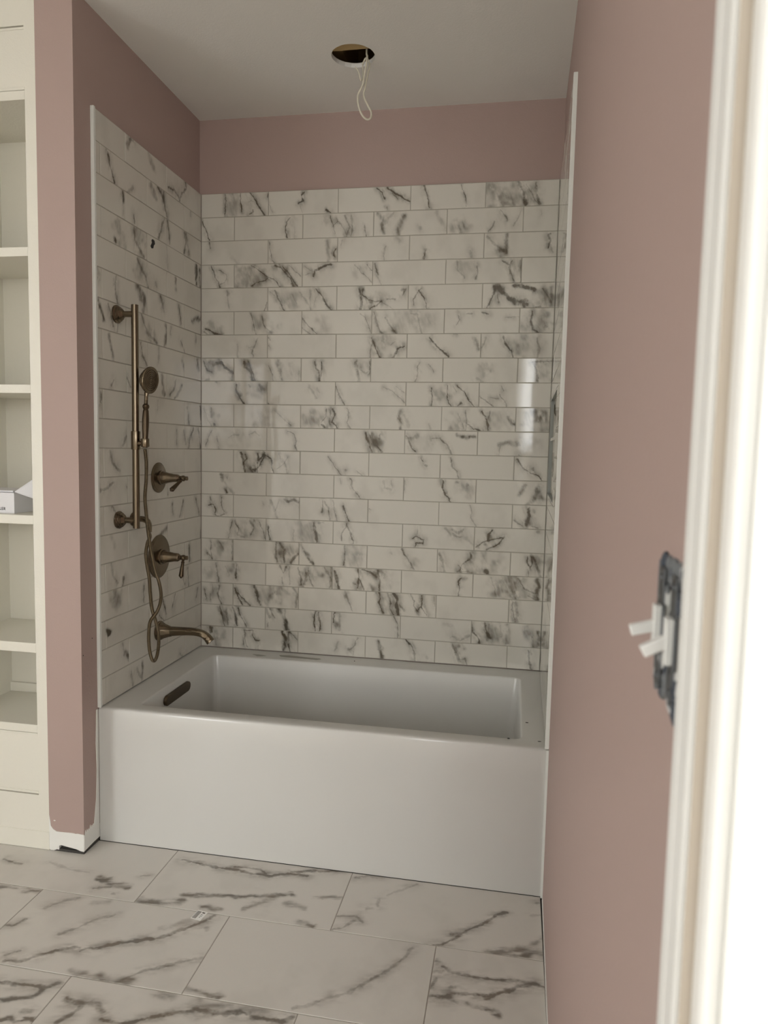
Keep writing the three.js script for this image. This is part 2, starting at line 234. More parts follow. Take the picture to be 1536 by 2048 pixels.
  [77,25,1213,1697,1241,1680],[55,60,1437,1765,1475,1767,1516,1767],[77,55,1440,1763,1452,1731,1459,1687],[495,20,1482,1731,1484,1733],[33,35,823,1658,859,1644,912,1597],
  [28,35,876,1662,913,1636],[38,60,1026,1659,1030,1622,1029,1577],[38,70,1092,1666,1094,1617,1109,1578],[495,25,1062,1623,1064,1625],
  [44,75,1135,1666,1164,1641,1182,1607,1205,1582],[28,40,1118,1663,1130,1640],[50,60,1137,1584,1154,1595],[38,60,1225,1624,1255,1605,1290,1577],
  [33,50,1310,1631,1333,1597,1340,1576],[28,40,1317,1665,1323,1647],[33,30,1271,1619,1305,1614],[132,40,899,1561,894,1518,901,1479],[110,25,914,1541,932,1496],
  [55,25,1019,1509,1029,1480],[44,50,1172,1565,1176,1522,1175,1480],[44,70,1182,1508,1208,1489,1245,1477],[50,80,1240,1564,1260,1529,1265,1480],[44,55,1273,1562,1269,1535],
  [660,25,1140,1499,1142,1501],[132,50,1347,1542,1370,1514],[550,15,1319,1536,1321,1538],[44,30,1138,1556,1169,1483],[880,30,1479,1538,1481,1540],
  [165,30,1451,1560,1453,1562],[33,50,771,1457,781,1424,823,1384],[385,25,793,1424,795,1426],[55,40,813,1464,813,1442],[50,50,925,1455,946,1410,964,1393],
  [110,30,928,1444,974,1456],[55,45,1032,1446,1067,1447,1097,1419,1118,1379],[132,40,1144,1462,1212,1454],[660,12,1021,1429,1023,1431],
  [132,25,1314,1429,1345,1435,1390,1430],[33,30,1320,1423,1313,1384],[88,40,1394,1386,1396,1383],[660,12,1428,1431,1430,1433],[33,60,988,1365,997,1350],
  [66,50,1004,1336,1012,1331],[44,55,1115,1368,1122,1333,1140,1311,1149,1281],[44,65,1389,1369,1415,1335,1441,1314,1477,1303,1495,1280],[99,35,1454,1331,1455,1325],
  [77,30,832,1261,838,1233,862,1228],[44,25,862,1261,871,1234],[55,35,920,1267,921,1229],[50,85,1084,1270,1085,1240,1100,1206,1124,1179],[132,35,1099,1224,1102,1221],
  [88,40,1141,1268,1147,1266],[88,50,1187,1258,1193,1257],[550,22,1182,1243,1184,1245],[132,30,1424,1259,1398,1216],[110,30,1413,1256,1416,1255],
  [165,35,1490,1267,1464,1213,1443,1179],[330,30,1486,1213,1488,1215],[38,35,1202,1168,1211,1141,1206,1118,1230,1083],[110,60,1444,1167,1448,1133,1436,1093],
  [77,45,1390,1116,1419,1092],[110,60,1435,1098,1438,1095],[77,40,1458,1093,1480,1085],[132,30,1458,1161,1461,1157],[28,40,984,1074,985,1039],
  [50,55,962,1020,980,1030,1009,1016,1010,999,977,1003,975,986],[88,35,1104,1071,1125,1045,1166,1035],[77,35,1130,1065,1154,1052,1176,1069],[110,20,1189,1030,1221,1000],
  [66,80,1299,1069,1285,1054,1283,1031],[50,65,1230,994,1252,1015,1286,1029,1348,1043,1326,1013,1276,986],[88,40,1270,1010,1273,1008],[77,40,1481,1071,1484,1069],
  [55,50,916,974,941,932,971,888],[66,30,869,953,872,950],[275,15,977,916,979,918],[110,45,1078,960,1094,922,1104,883],[50,55,1211,972,1212,946,1181,921,1164,891],
  [33,50,1161,914,1179,897],[990,22,1261,919,1263,921],[77,40,1159,887,1234,886],[165,50,1279,897,1285,894],[44,65,1446,966,1444,940,1459,918,1469,941,1460,968],
  [88,50,1469,964,1480,947],[33,40,1454,906,1455,883],[77,50,1481,936,1500,884],[330,25,1491,948,1493,950],[38,60,781,862,811,845],[44,60,817,871,824,825,823,786],
  [66,30,826,866,847,862,841,844],[220,30,794,793,796,795],[550,12,860,833,862,835],[50,75,1177,861,1163,844,1170,815,1165,785],[165,20,1189,860,1191,862],
  [1045,35,1373,826,1375,828],[33,30,1300,869,1322,800],[44,50,1410,872,1440,830,1480,815],[165,50,1495,868,1492,788],[44,50,1458,802,1492,785],
  [38,80,822,778,828,753,823,729,842,690],[55,55,861,774,874,738,868,713,887,687],[77,85,888,776,900,757,901,721,908,687],[66,40,913,728,934,705],
  [50,60,959,776,975,750,976,726,997,703],[50,80,1010,776,1010,728,994,709],[50,75,1008,728,1033,691],[33,40,1063,772,1067,732],[495,20,856,719,858,721],
  [44,50,1394,772,1390,740,1409,691],[99,50,1403,770,1413,729,1412,690],[44,40,890,676,906,637,910,588],[110,12,1107,657,1143,653],[110,30,1144,606,1180,591,1214,613],
  [28,50,1226,670,1228,635],[55,75,1229,632,1254,607,1261,585],[77,60,1281,671,1291,639,1306,611],[77,35,1298,668,1295,598],[605,25,1323,630,1325,632],
  [66,30,1344,667,1352,620],[220,30,1373,665,1375,593],[275,35,1458,662,1489,586],[132,40,1501,648,1508,590],[165,35,827,535,843,493],[44,60,942,580,968,557,981,528],
  [88,50,981,522,988,487],[88,25,1038,508,1041,502],[110,45,1148,573,1170,518,1177,500],[330,35,1169,554,1171,556],[50,40,1176,506,1202,514,1209,486],
  [55,60,1464,570,1468,540,1482,483],[77,30,1476,558,1478,552],
];
const VEINS_LEFT = [
  [154,35,606,2442,575,2477],[88,50,594,2466,563,2475],[220,20,452,2463,418,2435],[88,65,152,2478,142,2454,189,2415,205,2385],[77,50,303,2407,250,2413,212,2394],
  [77,60,732,2372,722,2337,705,2305,689,2281],[88,30,609,2281,570,2311],[198,25,440,2364,401,2331],[110,65,387,2378,346,2354,314,2290],[88,50,337,2379,342,2351],
  [55,30,104,2376,104,2355],[88,60,639,2273,636,2241],[44,25,636,2241,637,2194],[66,60,567,2220,559,2188],[88,55,338,2274,366,2223,385,2189],
  [77,50,309,2274,295,2226,291,2189],[66,50,164,2272,148,2240,164,2189],[88,50,148,2275,121,2193],[550,20,672,2141,642,2118],[176,50,694,2098,691,2097],
  [99,50,564,2173,560,2129,495,2088],[880,20,523,2152,525,2154],[55,30,315,2176,311,2089],[154,80,49,2166,49,2089],[110,70,14,2160,11,2088],
  [110,40,545,2069,500,2030,462,1984],[660,20,525,2041,527,2043],[154,30,242,2064,242,2023],[110,30,404,2014,403,2006],[220,35,801,1974,795,1934],
  [77,55,689,1974,694,1930,681,1888],[264,35,542,1971,510,1928,494,1892],[77,40,368,1970,350,1930],[66,35,212,1956,192,1899],[133,45,802,1875,786,1847,763,1812],
  [86,50,738,1872,709,1805],[57,50,680,1819,684,1786],[228,35,539,1971,493,1930],[114,35,360,1969,340,1922],[76,40,212,1968,197,1894],[190,50,86,1923,-2,1955],
  [95,45,519,1877,473,1816,397,1789],[570,20,450,1809,452,1811],[228,40,317,1864,325,1784],[95,35,283,1866,288,1838],[66,50,197,1826,161,1785],[95,30,58,1882,48,1842],
  [152,35,734,1765,711,1689],[76,50,524,1769,510,1724,481,1695],[76,30,382,1775,390,1717],[190,25,180,1755,162,1692],[228,40,48,1763,28,1735],[66,50,725,1597,709,1615],
  [66,50,622,1634,599,1601],[190,30,359,1668,343,1597],[76,50,242,1668,251,1631,294,1595],[133,35,189,1645,251,1588],[76,50,791,1567,792,1534],[57,30,392,1566,400,1532],
  [95,50,135,1553,121,1487],[133,45,8,1569,0,1492],[95,40,625,1428,653,1391],[66,40,235,1459,235,1401],[86,45,172,1461,154,1401],[114,60,78,1468,116,1419,126,1383],
  [86,55,29,1469,5,1379],[95,40,736,1370,724,1331,680,1301],[99,50,806,1235,754,1244,718,1262],[66,30,629,1242,622,1221],[110,40,319,1200,317,1195],
  [88,50,727,1178,706,1154],[77,40,276,1153,271,1114],[88,50,178,1161,210,1097],[77,45,58,1168,17,1085],[176,35,311,1064,349,1047,405,1027],[110,35,0,1020,6,979],
  [220,15,729,1069,715,1031],[99,50,125,962,114,891],[99,35,738,976,721,924,696,899],[99,50,658,913,666,877],[99,40,185,846,169,799],[99,45,136,862,126,789],
  [440,30,711,869,704,831],[88,40,513,853,514,796],[77,50,361,774,333,708],[88,50,253,771,274,725],[66,50,390,713,353,679],[88,40,35,757,47,721],[220,60,764,740,761,734],
  [154,45,647,633,628,600],[77,30,669,672,655,626],[88,30,213,507,181,481],[110,35,609,549,601,497],[132,45,526,559,535,498],[88,35,568,545,543,507],
];
const VEINS_FLOOR = [
  [80,60,-254,985,-218,998,-180,996],[80,30,-98,971,-6,992,65,997],[200,40,109,1014,170,1033,230,1039],[80,50,127,1070,172,1051],[140,35,130,1035,149,1012],
  [60,40,237,979,263,967],[100,40,199,1083,208,1084],[240,40,-166,1119,-103,1115,-35,1113],[90,75,327,863,390,870,462,882,526,878,587,889,650,886,705,856,762,861],
  [70,60,512,864,560,861,600,859,624,881],[100,65,703,850,785,829,874,801],[160,50,414,1042,499,1023,572,1013,658,995,747,963],[240,40,292,1086,363,1095,420,1071],
  [140,35,624,1067,695,993],[240,30,747,1011,794,1019],[160,45,799,1085,846,1097],[200,40,495,1083,548,1083],[140,30,816,966,902,948],[600,15,654,1026,656,1028],
  [90,70,76,1409,116,1405,151,1376,196,1338,241,1319],[80,60,252,1335,269,1317,296,1316],[100,75,294,1312,334,1284,393,1261,443,1235,486,1190,521,1156,550,1115],
  [100,50,421,1408,453,1371,505,1342,544,1311,589,1290],[120,35,39,1188,63,1154,111,1120],[100,40,157,1282,188,1249,213,1206,261,1174],[80,50,-34,1286,-2,1279,20,1248],
  [60,50,62,1390,93,1365],[200,20,431,1197,483,1153],[100,40,550,1171,555,1180],[160,20,166,1132,206,1120],[100,65,119,1481,177,1477,237,1476,271,1453],
  [140,50,240,1480,238,1505,206,1516,163,1537],[120,50,242,1555,256,1548],[140,65,204,1589,237,1582,276,1574],[340,45,290,1425,350,1425,434,1420],
  [120,60,320,1500,366,1502,370,1517,361,1541,343,1571],[100,50,364,1498,408,1497,434,1518],[90,65,441,1539,475,1543,519,1534,559,1507,599,1487,652,1469],
  [240,35,537,1429,574,1426],[120,70,650,1465,723,1461,772,1447,813,1458,872,1456,893,1437],[240,25,652,1441,721,1443],[500,20,804,1433,806,1435],
  [160,40,591,1401,644,1409,693,1407],[85,40,1150,1129,1134,1169,1100,1226,1057,1276,1015,1327,970,1354,929,1389,885,1411],[255,20,970,1350,975,1353],
  [119,30,1061,1272,1083,1249],[119,45,919,837,957,818,1008,810],[68,35,1038,907,1065,880,1121,829],[85,40,1016,937,1018,966],[119,40,986,988,1000,980],
  [59,40,907,1038,964,1025,988,1053],[76,45,908,1101,936,1086,963,1049],[76,70,1195,1110,1230,1096,1266,1063,1281,1038,1319,1002,1352,969,1379,931,1411,912],
  [119,45,1248,1045,1275,1039],[204,30,1330,1118,1389,1091,1459,1067,1516,1005],[340,40,1379,1105,1459,1084,1516,1072],[102,50,1504,846,1508,847],[68,35,1484,911,1518,904],
  [136,35,1221,1166,1226,1169],[85,45,1218,1209,1241,1204],[85,60,1239,1186,1267,1202,1319,1206,1381,1204,1443,1194],
  [119,75,1220,1298,1255,1294,1284,1277,1323,1269,1368,1270,1408,1244,1443,1216,1478,1201,1519,1203],[170,40,1443,1201,1478,1208],[119,50,1272,1255,1277,1256],
  [102,50,1265,1292,1286,1307],[136,45,1316,1304,1360,1308,1389,1315],[136,60,1385,1316,1390,1328],[68,50,1228,1233,1218,1269],
];
// ---------- sizes (metres; x right, y up, z towards the room; the tiled back wall is z = 0) ----------
const WIDE = 1.516, TOP = 2.481, RIM = 0.481, ROW = 0.1, LONG = 0.3064, DEPTH = 0.805, CEIL = 2.792, SLANT = -0.010, FRONT = 0.905;

// Tiles of a wall: rows from the top down, each row cut at its joints.
function wallTiles(from, to, evenJoint, oddJoint) {
  const out = [];
  for (let r = 0; r < 20; r++) {
    const v1 = TOP - r * ROW, v0 = v1 - ROW + (r === 19 ? 0.004 : 0), cuts = [from]; let j = (r % 2 ? evenJoint : oddJoint);
    while (j > from + 0.02) j -= LONG; while (j < from + 0.02) j += LONG;
    for (; j < to - 0.02; j += LONG) cuts.push(j);
    cuts.push(to);
    for (let k = 1; k < cuts.length; k++) out.push([cuts[k - 1], cuts[k], v0, v1]);
  }
  return out;
}
const finder = (tiles) => (u, v) => tiles.find(([a, b, c, d]) => u >= a && u <= b && v >= c && v <= d) ?? [0, 0, 0, 0];
function tileGeometry([u0, u1, v0, v1], place, uvOf, { gap = 0.0015, bevel = 0.0009, thick = 0.009, lean = 0.0013 } = {}) {
  const a = (rnd() - 0.5) * 2 * lean / (u1 - u0 + 0.05), b = (rnd() - 0.5) * 2 * lean / (v1 - v0 + 0.05), P = [], UV = [], I = [], um = (u0 + u1) / 2, vm = (v0 + v1) / 2;
  const ring = (inset, n) => [[u0 + inset, v0 + inset], [u1 - inset, v0 + inset], [u1 - inset, v1 - inset], [u0 + inset, v1 - inset]].map(([u, v]) => [u, v, n + a * (u - um) + b * (v - vm)]);
  const quad = (p, q, r, s) => { const at = P.length / 3; for (const [u, v, n] of [p, q, r, s]) { P.push(...place(u, v, n)); UV.push(...uvOf(u, v)); } I.push(at, at + 1, at + 2, at, at + 2, at + 3); };
  const F = ring(gap + bevel, 0), E = ring(gap, -bevel), B = ring(gap, -thick);
  quad(...F); for (let k = 0; k < 4; k++) { const l = (k + 1) % 4; quad(E[k], E[l], F[l], F[k]); quad(B[k], B[l], E[l], E[k]); }
  const g = new THREE.BufferGeometry(); g.setAttribute('position', new THREE.Float32BufferAttribute(P, 3)); g.setAttribute('uv', new THREE.Float32BufferAttribute(UV, 2)); g.setIndex(I);
  const f = g.toNonIndexed(); f.computeVertexNormals(); return f;
}
const BASE = [0.675, 0.645, 0.58], VEIN = [0.105, 0.095, 0.075];
const glaze = (map) => new THREE.MeshStandardMaterial({ map, roughness: 0.045 });

// ---------- shell ----------
const floor = structure('floor', box(-2.55, 3.35, -0.12, -0.009, -0.1, 6.1), M.subfloor, 'marble-look porcelain tile floor in front of the tub', 'floor');
mesh('grout', box(-0.53, 1.512, -0.009, -0.0012, 0.812, 2.60), M.floorGrout, floor);
mesh('boards', merge(box(1.53, 3.35, -0.009, 0, 2.64, 6), box(-2.4, 1.53, -0.009, 0, 2.64, 6), box(-2.4, -0.55, -0.009, 0, 0.9, 2.64)), M.oak, floor).userData.label = 'oak boards of the next room';
{
  const FX = 0.3095, rows = [[0.812, 1.106, 0.286], [1.106, 1.4235, -0.0235], [1.4235, 1.735, 0.286], [1.735, 2.046, -0.0235], [2.046, 2.357, 0.286], [2.357, 2.60, -0.0235]], tiles = [];
  for (const [z0, z1, j0] of rows) { let j = j0; while (j > -0.53) j -= 2 * FX; let u = -0.53; for (j += 2 * FX; ; j += 2 * FX) { const e = Math.min(j, 1.512); if (e - u > 0.02) tiles.push([u, e, z0, z1]); u = e; if (j >= 1.512) break; } }
  const noted = new Set(VEINS_FLOOR.map((s) => { let x = 0, y = 0, n = 0; for (let i = 2; i < s.length; i += 2) { x += s[i]; y += s[i + 1]; n++; } return tiles.findIndex(([a, b, c, d]) => x / n >= a * 1000 && x / n <= b * 1000 && y / n >= c * 1000 && y / n <= d * 1000); }));
  const extra = randomVeins(tiles.filter((t, i) => !noted.has(i)), 1.6);
  const map = marble(-0.53, 0.812, 2.05, 1.8, 2048, 1798, [...VEINS_FLOOR, ...extra], finder(tiles), 400, [0.69, 0.66, 0.61], [0.17, 0.155, 0.135], true);
  const mat = new THREE.MeshStandardMaterial({ map, roughness: 0.38 });
  for (const t of tiles) mesh('tile', tileGeometry(t, (u, v, n) => [u, n, v], (u, v) => [(u + 0.53) / 2.05, (v - 0.812) / 1.8], { gap: 0.0013, bevel: 0.0008, thick: 0.0085, lean: 0.0003 }), mat, floor);
}
{ // ceiling board with the cut-out for a lamp, a joist beside the hole and the dark space above
  const hole = []; for (let k = 0; k < 40; k++) { const a = -k / 40 * Math.PI * 2, r = 0.0775 + 0.0012 * noise(k * 1.3, 0, 3); hole.push([0.761 + r * Math.cos(a), -(0.402 + r * Math.sin(a))]); }
  const g = plate(rect(-2.55, 3.35, -6.15, 0.13), [hole], 0.016).rotateX(-Math.PI / 2).translate(0, CEIL, 0);
  structure('ceiling', metreUV(g), M.ceiling, 'off-white ceiling with a round lamp cut-out over the tub', 'ceiling');
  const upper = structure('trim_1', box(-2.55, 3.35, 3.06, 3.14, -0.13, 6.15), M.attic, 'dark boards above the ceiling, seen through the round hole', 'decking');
  mesh('joist', box(-0.1, 1.7, 2.812, 3.06, 0.405, 0.495), M.pine, upper).userData.label = 'pale pine joist behind the hole';
  mesh('joist', box(-0.1, 1.7, 2.812, 3.06, 0.0, 0.04), M.pine, upper);
  mesh('blocking', box(0.64, 0.70, 2.86, 3.0, 0.06, 0.39), M.pine, upper);
}
{ // back wall
  const wall = structure('wall_back', box(-0.25, 1.75, 0, 3.06, -0.13, -0.0115), M.pink, 'dusty pink back wall above white marble-look tiles', 'wall');
  mesh('grout', box(0, WIDE, RIM + 0.004, TOP, -0.0115, -0.0016), M.grout, wall);
  const tiles = wallTiles(0, WIDE, 0.153, 0.153 + LONG / 2);
  const map = marble(0, RIM, WIDE, TOP - RIM, 1536, 2048, VEINS_BACK, finder(tiles), 11, BASE, VEIN), mat = glaze(map);
  for (const t of tiles) mesh('tile', tileGeometry(t, (u, v, n) => [u, v, n], (u, v) => [u / WIDE, (v - RIM) / (TOP - RIM)]), mat, wall);
}
{ // left wing wall: its end is the pink post beside the cabinet
  const wall = structure('wall_left', merge(box(-0.142, -0.0115, 0.062, 3.06, -0.13, FRONT), box(-0.142, -0.0115, 0.0, 0.5, -0.13, 0.80)), M.pink, 'dusty pink wing wall with tiled inner face at the tap end of the tub', 'wall');
  mesh('grout', box(-0.0115, -0.0016, RIM + 0.004, TOP, 0, DEPTH), M.grout, wall);
  const tiles = wallTiles(0, DEPTH, 0.165, 0.318);
  const map = marble(0, RIM, DEPTH, TOP - RIM, 824, 2048, VEINS_LEFT, finder(tiles), 57, BASE, VEIN), mat = glaze(map);
  const uvOf = (u, v) => [u / DEPTH, (v - RIM) / (TOP - RIM)];
  for (const t of tiles) {
    if (t[0] < 0.427 && t[1] > 0.427 && t[2] < 2.155 && t[3] > 2.155) { // the tile with the pipe hole
      const hole = [[-7, 14], [-9, 4], [-4, -4], [-2, -14], [6, -18], [10, -12], [4, 2], [6, 10], [1, 16]].map(([a, b]) => [0.427 + a / 1000 * 1.9, 2.155 + b / 1000 * 1.1]);
      const g = plate(rect(t[0] + 0.0011, t[1] - 0.0011, t[2] + 0.0011, t[3] - 0.0011), [hole], 0.008), p = g.attributes.position, uv = new Float32Array(p.count * 2);
      for (let i = 0; i < p.count; i++) { uv.set(uvOf(p.getX(i), p.getY(i)), 2 * i); const z = p.getX(i), y = p.getY(i), d = p.getZ(i); p.setXYZ(i, d - 0.0085, y, z); }
      g.setAttribute('uv', new THREE.BufferAttribute(uv, 2)); const f = g.index ? g.toNonIndexed() : g; f.computeVertexNormals();
      { const q = f.attributes.position.array, w = f.attributes.uv.array; for (let i = 0; i < q.length; i += 9) for (let k = 0; k < 3; k++) { const s = q[i + 3 + k]; q[i + 3 + k] = q[i + 6 + k]; q[i + 6 + k] = s; } for (let i = 0; i < w.length; i += 6) for (let k = 0; k < 2; k++) { const s = w[i + 2 + k]; w[i + 2 + k] = w[i + 4 + k]; w[i + 4 + k] = s; } f.computeVertexNormals(); }
      mesh('tile', f, mat, wall).userData.label = 'tile with a ragged pipe hole';
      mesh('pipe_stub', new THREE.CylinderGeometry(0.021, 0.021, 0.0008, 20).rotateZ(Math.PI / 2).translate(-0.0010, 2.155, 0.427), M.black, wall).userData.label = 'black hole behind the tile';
      continue;
    }
    mesh('tile', tileGeometry(t, (u, v, n) => [n, v, u], uvOf), mat, wall);
  }
  mesh('edge_trim', rbox(-0.0118, 0.0012, RIM + 0.002, TOP + 0.004, DEPTH, DEPTH + 0.011, 0.002), M.edge, wall).userData.label = 'white tile edge trim';
  // unpainted plaster at the foot of the post, with a ragged paint line and a gap to the floor
  const front = [[-0.142, 0.006], [-0.141, 0.125], [-0.138, 0.105], [-0.136, 0.088], [-0.128, 0.078], [-0.118, 0.072]];
  for (let k = 0; k <= 14; k++) front.push([-0.114 + 0.1 * k / 14, 0.0705 + 0.0018 * (noise(k * 0.9, 2, 8) - 0.5)]);
  front.push([-0.0115, 0.069], [-0.0115, 0.010], [-0.024, 0.011], [-0.04, 0.016], [-0.07, 0.020], [-0.098, 0.024], [-0.108, 0.019], [-0.116, 0.006], [-0.126, 0.002], [-0.138, 0.002]);
  mesh('bare_plaster', plate(front, [], 0.0012, 0.0003).translate(0, 0, FRONT), M.bare, wall).userData.label = 'white unpainted plaster at the foot of the post';
  const side = [[-FRONT, 0.012], [-FRONT, 0.068]]; for (let k = 0; k < 13; k++) side.push([-FRONT + 0.004 + 0.055 * k / 12, 0.066 + (k % 2 ? 0.012 * rnd() + 0.004 : 0) + 0.01 * k / 12]);
  side.push([-0.842, 0.10], [-0.832, 0.16], [-0.826, 0.26], [-0.829, 0.36], [-0.824, 0.478], [-0.814, 0.478], [-0.814, 0.018]);
  mesh('bare_plaster', plate(side, [], 0.0012, 0.0003).rotateY(Math.PI / 2).translate(-0.0115, 0, 0), M.bare, wall);
  mesh('bottom_plate', box(-0.138, -0.0135, 0.0, 0.062, 0.8, FRONT - 0.0125), M.subfloor, wall);
  mesh('bottom_gap', box(-0.136, -0.0125, -0.001, 0.009, FRONT - 0.0125, FRONT - 0.001), M.subfloor, wall);
  mesh('plaster_end', merge(box(-0.142, -0.106, 0.006, 0.062, FRONT - 0.012, FRONT), box(-0.106, -0.0115, 0.024, 0.062, FRONT - 0.012, FRONT), box(-0.0135, -0.0115, 0.014, 0.062, 0.80, FRONT)), M.bare, wall);
  for (const [y, z] of [[0.735, 0.842], [0.69, 0.895]]) mesh('nail_hole', new THREE.SphereGeometry(0.0022, 10, 8).scale(0.4, 1, 1).translate(-0.0115, y, z), M.black, wall);
  mesh('paint_fleck', new THREE.SphereGeometry(0.004, 10, 8).scale(1, 0.5, 0.2).translate(-0.122, 0.108, FRONT), M.bare, wall);
}
const wallRight = structure('wall_right', null, null, 'dusty pink right wall with tiled end and niche by the tub', 'wall');
wallRight.position.set(WIDE, 0, 0); wallRight.rotation.y = SLANT;
const niche = { z0: 0.045, z1: 0.56, y0: 1.225, y1: 1.615 }, swBox = { z0: 2.443, z1: 2.540, y0: 1.226, y1: 1.312 };
{
  const toWall = (g) => g.rotateY(-Math.PI / 2);  // outline x -> z, push -> -x
  mesh('wall_board', metreUV(toWall(plate(rect(-0.13, 2.5615, 0, 3.06), [rect(niche.z0, niche.z1, niche.y0, niche.y1).reverse(), rect(swBox.z0, swBox.z1, swBox.y0, swBox.y1).reverse()], 0.115)).translate(0.011 + 0.115, 0, 0)), M.pink, wallRight);
  mesh('wall_backing', box(0.126, 0.16, 0, 3.06, -0.13, 2.5615), M.gypsum, wallRight);
  const all = wallTiles(0, DEPTH, 0.19, 0.343), inside = (t) => t[0] < niche.z1 && t[1] > niche.z0 && t[2] < niche.y1 && t[3] > niche.y0, tiles = [];
  for (const t of all) { // tiles are cut round the niche
    if (!inside(t)) { tiles.push(t); continue; }
    const [u0, u1, v0, v1] = t, a = Math.max(v0, niche.y0), b = Math.min(v1, niche.y1);
    if (v1 > niche.y1 + 0.004) tiles.push([u0, u1, niche.y1, v1]);
    if (v0 < niche.y0 - 0.004) tiles.push([u0, u1, v0, niche.y0]);
    if (u0 < niche.z0 - 0.004) tiles.push([u0, niche.z0, a, b]);
    if (u1 > niche.z1 + 0.004) tiles.push([niche.z1, u1, a, b]);
  }
  const map = marble(0, RIM, DEPTH, TOP - RIM, 824, 2048, randomVeins(all, 1), finder(all), 91, BASE, VEIN), mat = glaze(map);
  mesh('grout', toWall(plate(rect(0, DEPTH, RIM + 0.004, TOP), [rect(niche.z0, niche.z1, niche.y0, niche.y1).reverse()], 0.0095)).translate(0.011, 0, 0), M.grout, wallRight);
  for (const t of tiles) mesh('tile', tileGeometry(t, (u, v, n) => [-n, v, u], (u, v) => [u / DEPTH, (v - RIM) / (TOP - RIM)]), mat, wallRight);
  const { z0, z1, y0, y1 } = niche;
  const box3 = (...a) => { const g = box(...a), uv = g.attributes.uv; for (let i = 0; i < uv.count; i++) uv.setXY(i, uv.getX(i) / 0.8, uv.getY(i) / 2); return g; };
  mesh('niche_lining', merge(box3(0.085, 0.095, y0, y1, z0, z1), box3(0, 0.085, y0, y0 + 0.009, z0, z1), box3(0, 0.085, y1 - 0.009, y1, z0, z1), box3(0, 0.085, y0 + 0.009, y1 - 0.009, z0, z0 + 0.009), box3(0, 0.085, y0 + 0.009, y1 - 0.009, z1 - 0.009, z1)), mat, wallRight).userData.label = 'marble-look lining of the niche';
  mesh('niche_trim', merge(box(-0.001, 0.012, y1 - 0.011, y1 - 0.007, z0, z1), box(-0.001, 0.012, y0 + 0.007, y0 + 0.011, z0, z1), box(-0.001, 0.012, y0, y1, z0 + 0.007, z0 + 0.011)), M.niche, wallRight).userData.label = 'grey edge strip of the niche';
  mesh('niche_shelf', box3(0.001, 0.085, 1.444, 1.455, z0 + 0.009, z1 - 0.009), mat, wallRight);
  mesh('edge_trim', rbox(-0.0012, 0.0118, RIM + 0.002, TOP + 0.004, DEPTH, DEPTH + 0.011, 0.002), M.edge, wallRight).userData.label = 'white tile edge trim';
  mesh('paint_edge', box(0.0085, 0.011, 0.0, 0.012, 0.83, 2.56), M.bare, wallRight).userData.label = 'unpainted white strip along the floor';
  mesh('caulk', merge(box(0.004, 0.0112, 0.0, RIM, 0.8125, 0.819)), M.edge, wallRight);
}
// door trim at the near end of the right wall
structure('wall_front', box(1.53, 3.35, 0, 3.06, 2.5615, 2.6142), M.white, 'white wall beside the doorway', 'wall');
{
  const jamb = [[1.535, 2.5615], [1.492, 2.5615], [1.492, 2.5745], [1.4936, 2.5765], [1.492, 2.5785], [1.492, 2.598], [1.4945, 2.601], [1.4945, 2.604], [1.492, 2.607], [1.492, 2.6136], [1.535, 2.6136]];
  const casing = [[1.4988, 2.6142], [1.4988, 2.6235], [1.4995, 2.6265], [1.501, 2.6292], [1.5035, 2.6305], [1.5062, 2.6295], [1.508, 2.627], [1.5088, 2.6235], [1.5108, 2.6235], [1.5112, 2.6262], [1.513, 2.6275], [1.53, 2.6295], [1.555, 2.6335], [1.562, 2.6335], [1.563, 2.632], [1.563, 2.6142]];
  const post = (pts, h) => plate(pts.map(([x, z]) => [x, -z]), [], h).rotateX(-Math.PI / 2);
  const t = structure('trim_2', null, null, 'white painted door frame at the near right', 'door frame');
  mesh('jamb', post(jamb, 2.1), M.trim, t);
  mesh('jamb_edge', box(1.4922, 1.535, 0, 2.1, 2.6136, 2.6142), M.mdf, t).userData.label = 'bare tan edge of the jamb';
  mesh('casing', post(casing, 2.1), M.trim, t);
}
// the rest of the shell: a bright room behind the camera with two windows
structure('wall_rear', merge(box(-2.55, -0.142, 0, 3.06, 0.44, 0.59), box(-2.55, -0.56, 0, 3.06, 0.59, FRONT)), M.pink, 'dusty pink wall beside the built-in cabinet', 'wall');
structure('wall_side', box(3.2, 3.35, 0, 3.06, 2.5615, 6.15), M.white, 'white side wall of the next room', 'wall');
const win1 = { a: 3.9, b: 5.85, y0: 0.6, y1: 2.4 }, win2 = { a: 1.40, b: 3.12, y0: 0.3, y1: 2.6 };
structure('wall_window', metreUV(plate(rect(-6.15, -0.44, 0, 3.06), [rect(-win1.b, -win1.a, win1.y0, win1.y1).reverse()], 0.15).rotateY(Math.PI / 2).translate(-2.55, 0, 0)), M.white, 'white outer wall with a wide window', 'wall');
structure('wall_behind', metreUV(plate(rect(-2.55, 3.35, 0, 3.06), [rect(win2.a, win2.b, win2.y0, win2.y1).reverse()], 0.15).translate(0, 0, 6)), M.white, 'white outer wall behind the camera with a tall window', 'wall');
const glass = new THREE.MeshPhysicalMaterial({ color: 0xffffff, roughness: 0.02, transmission: 1, thickness: 0, ior: 1.5 });
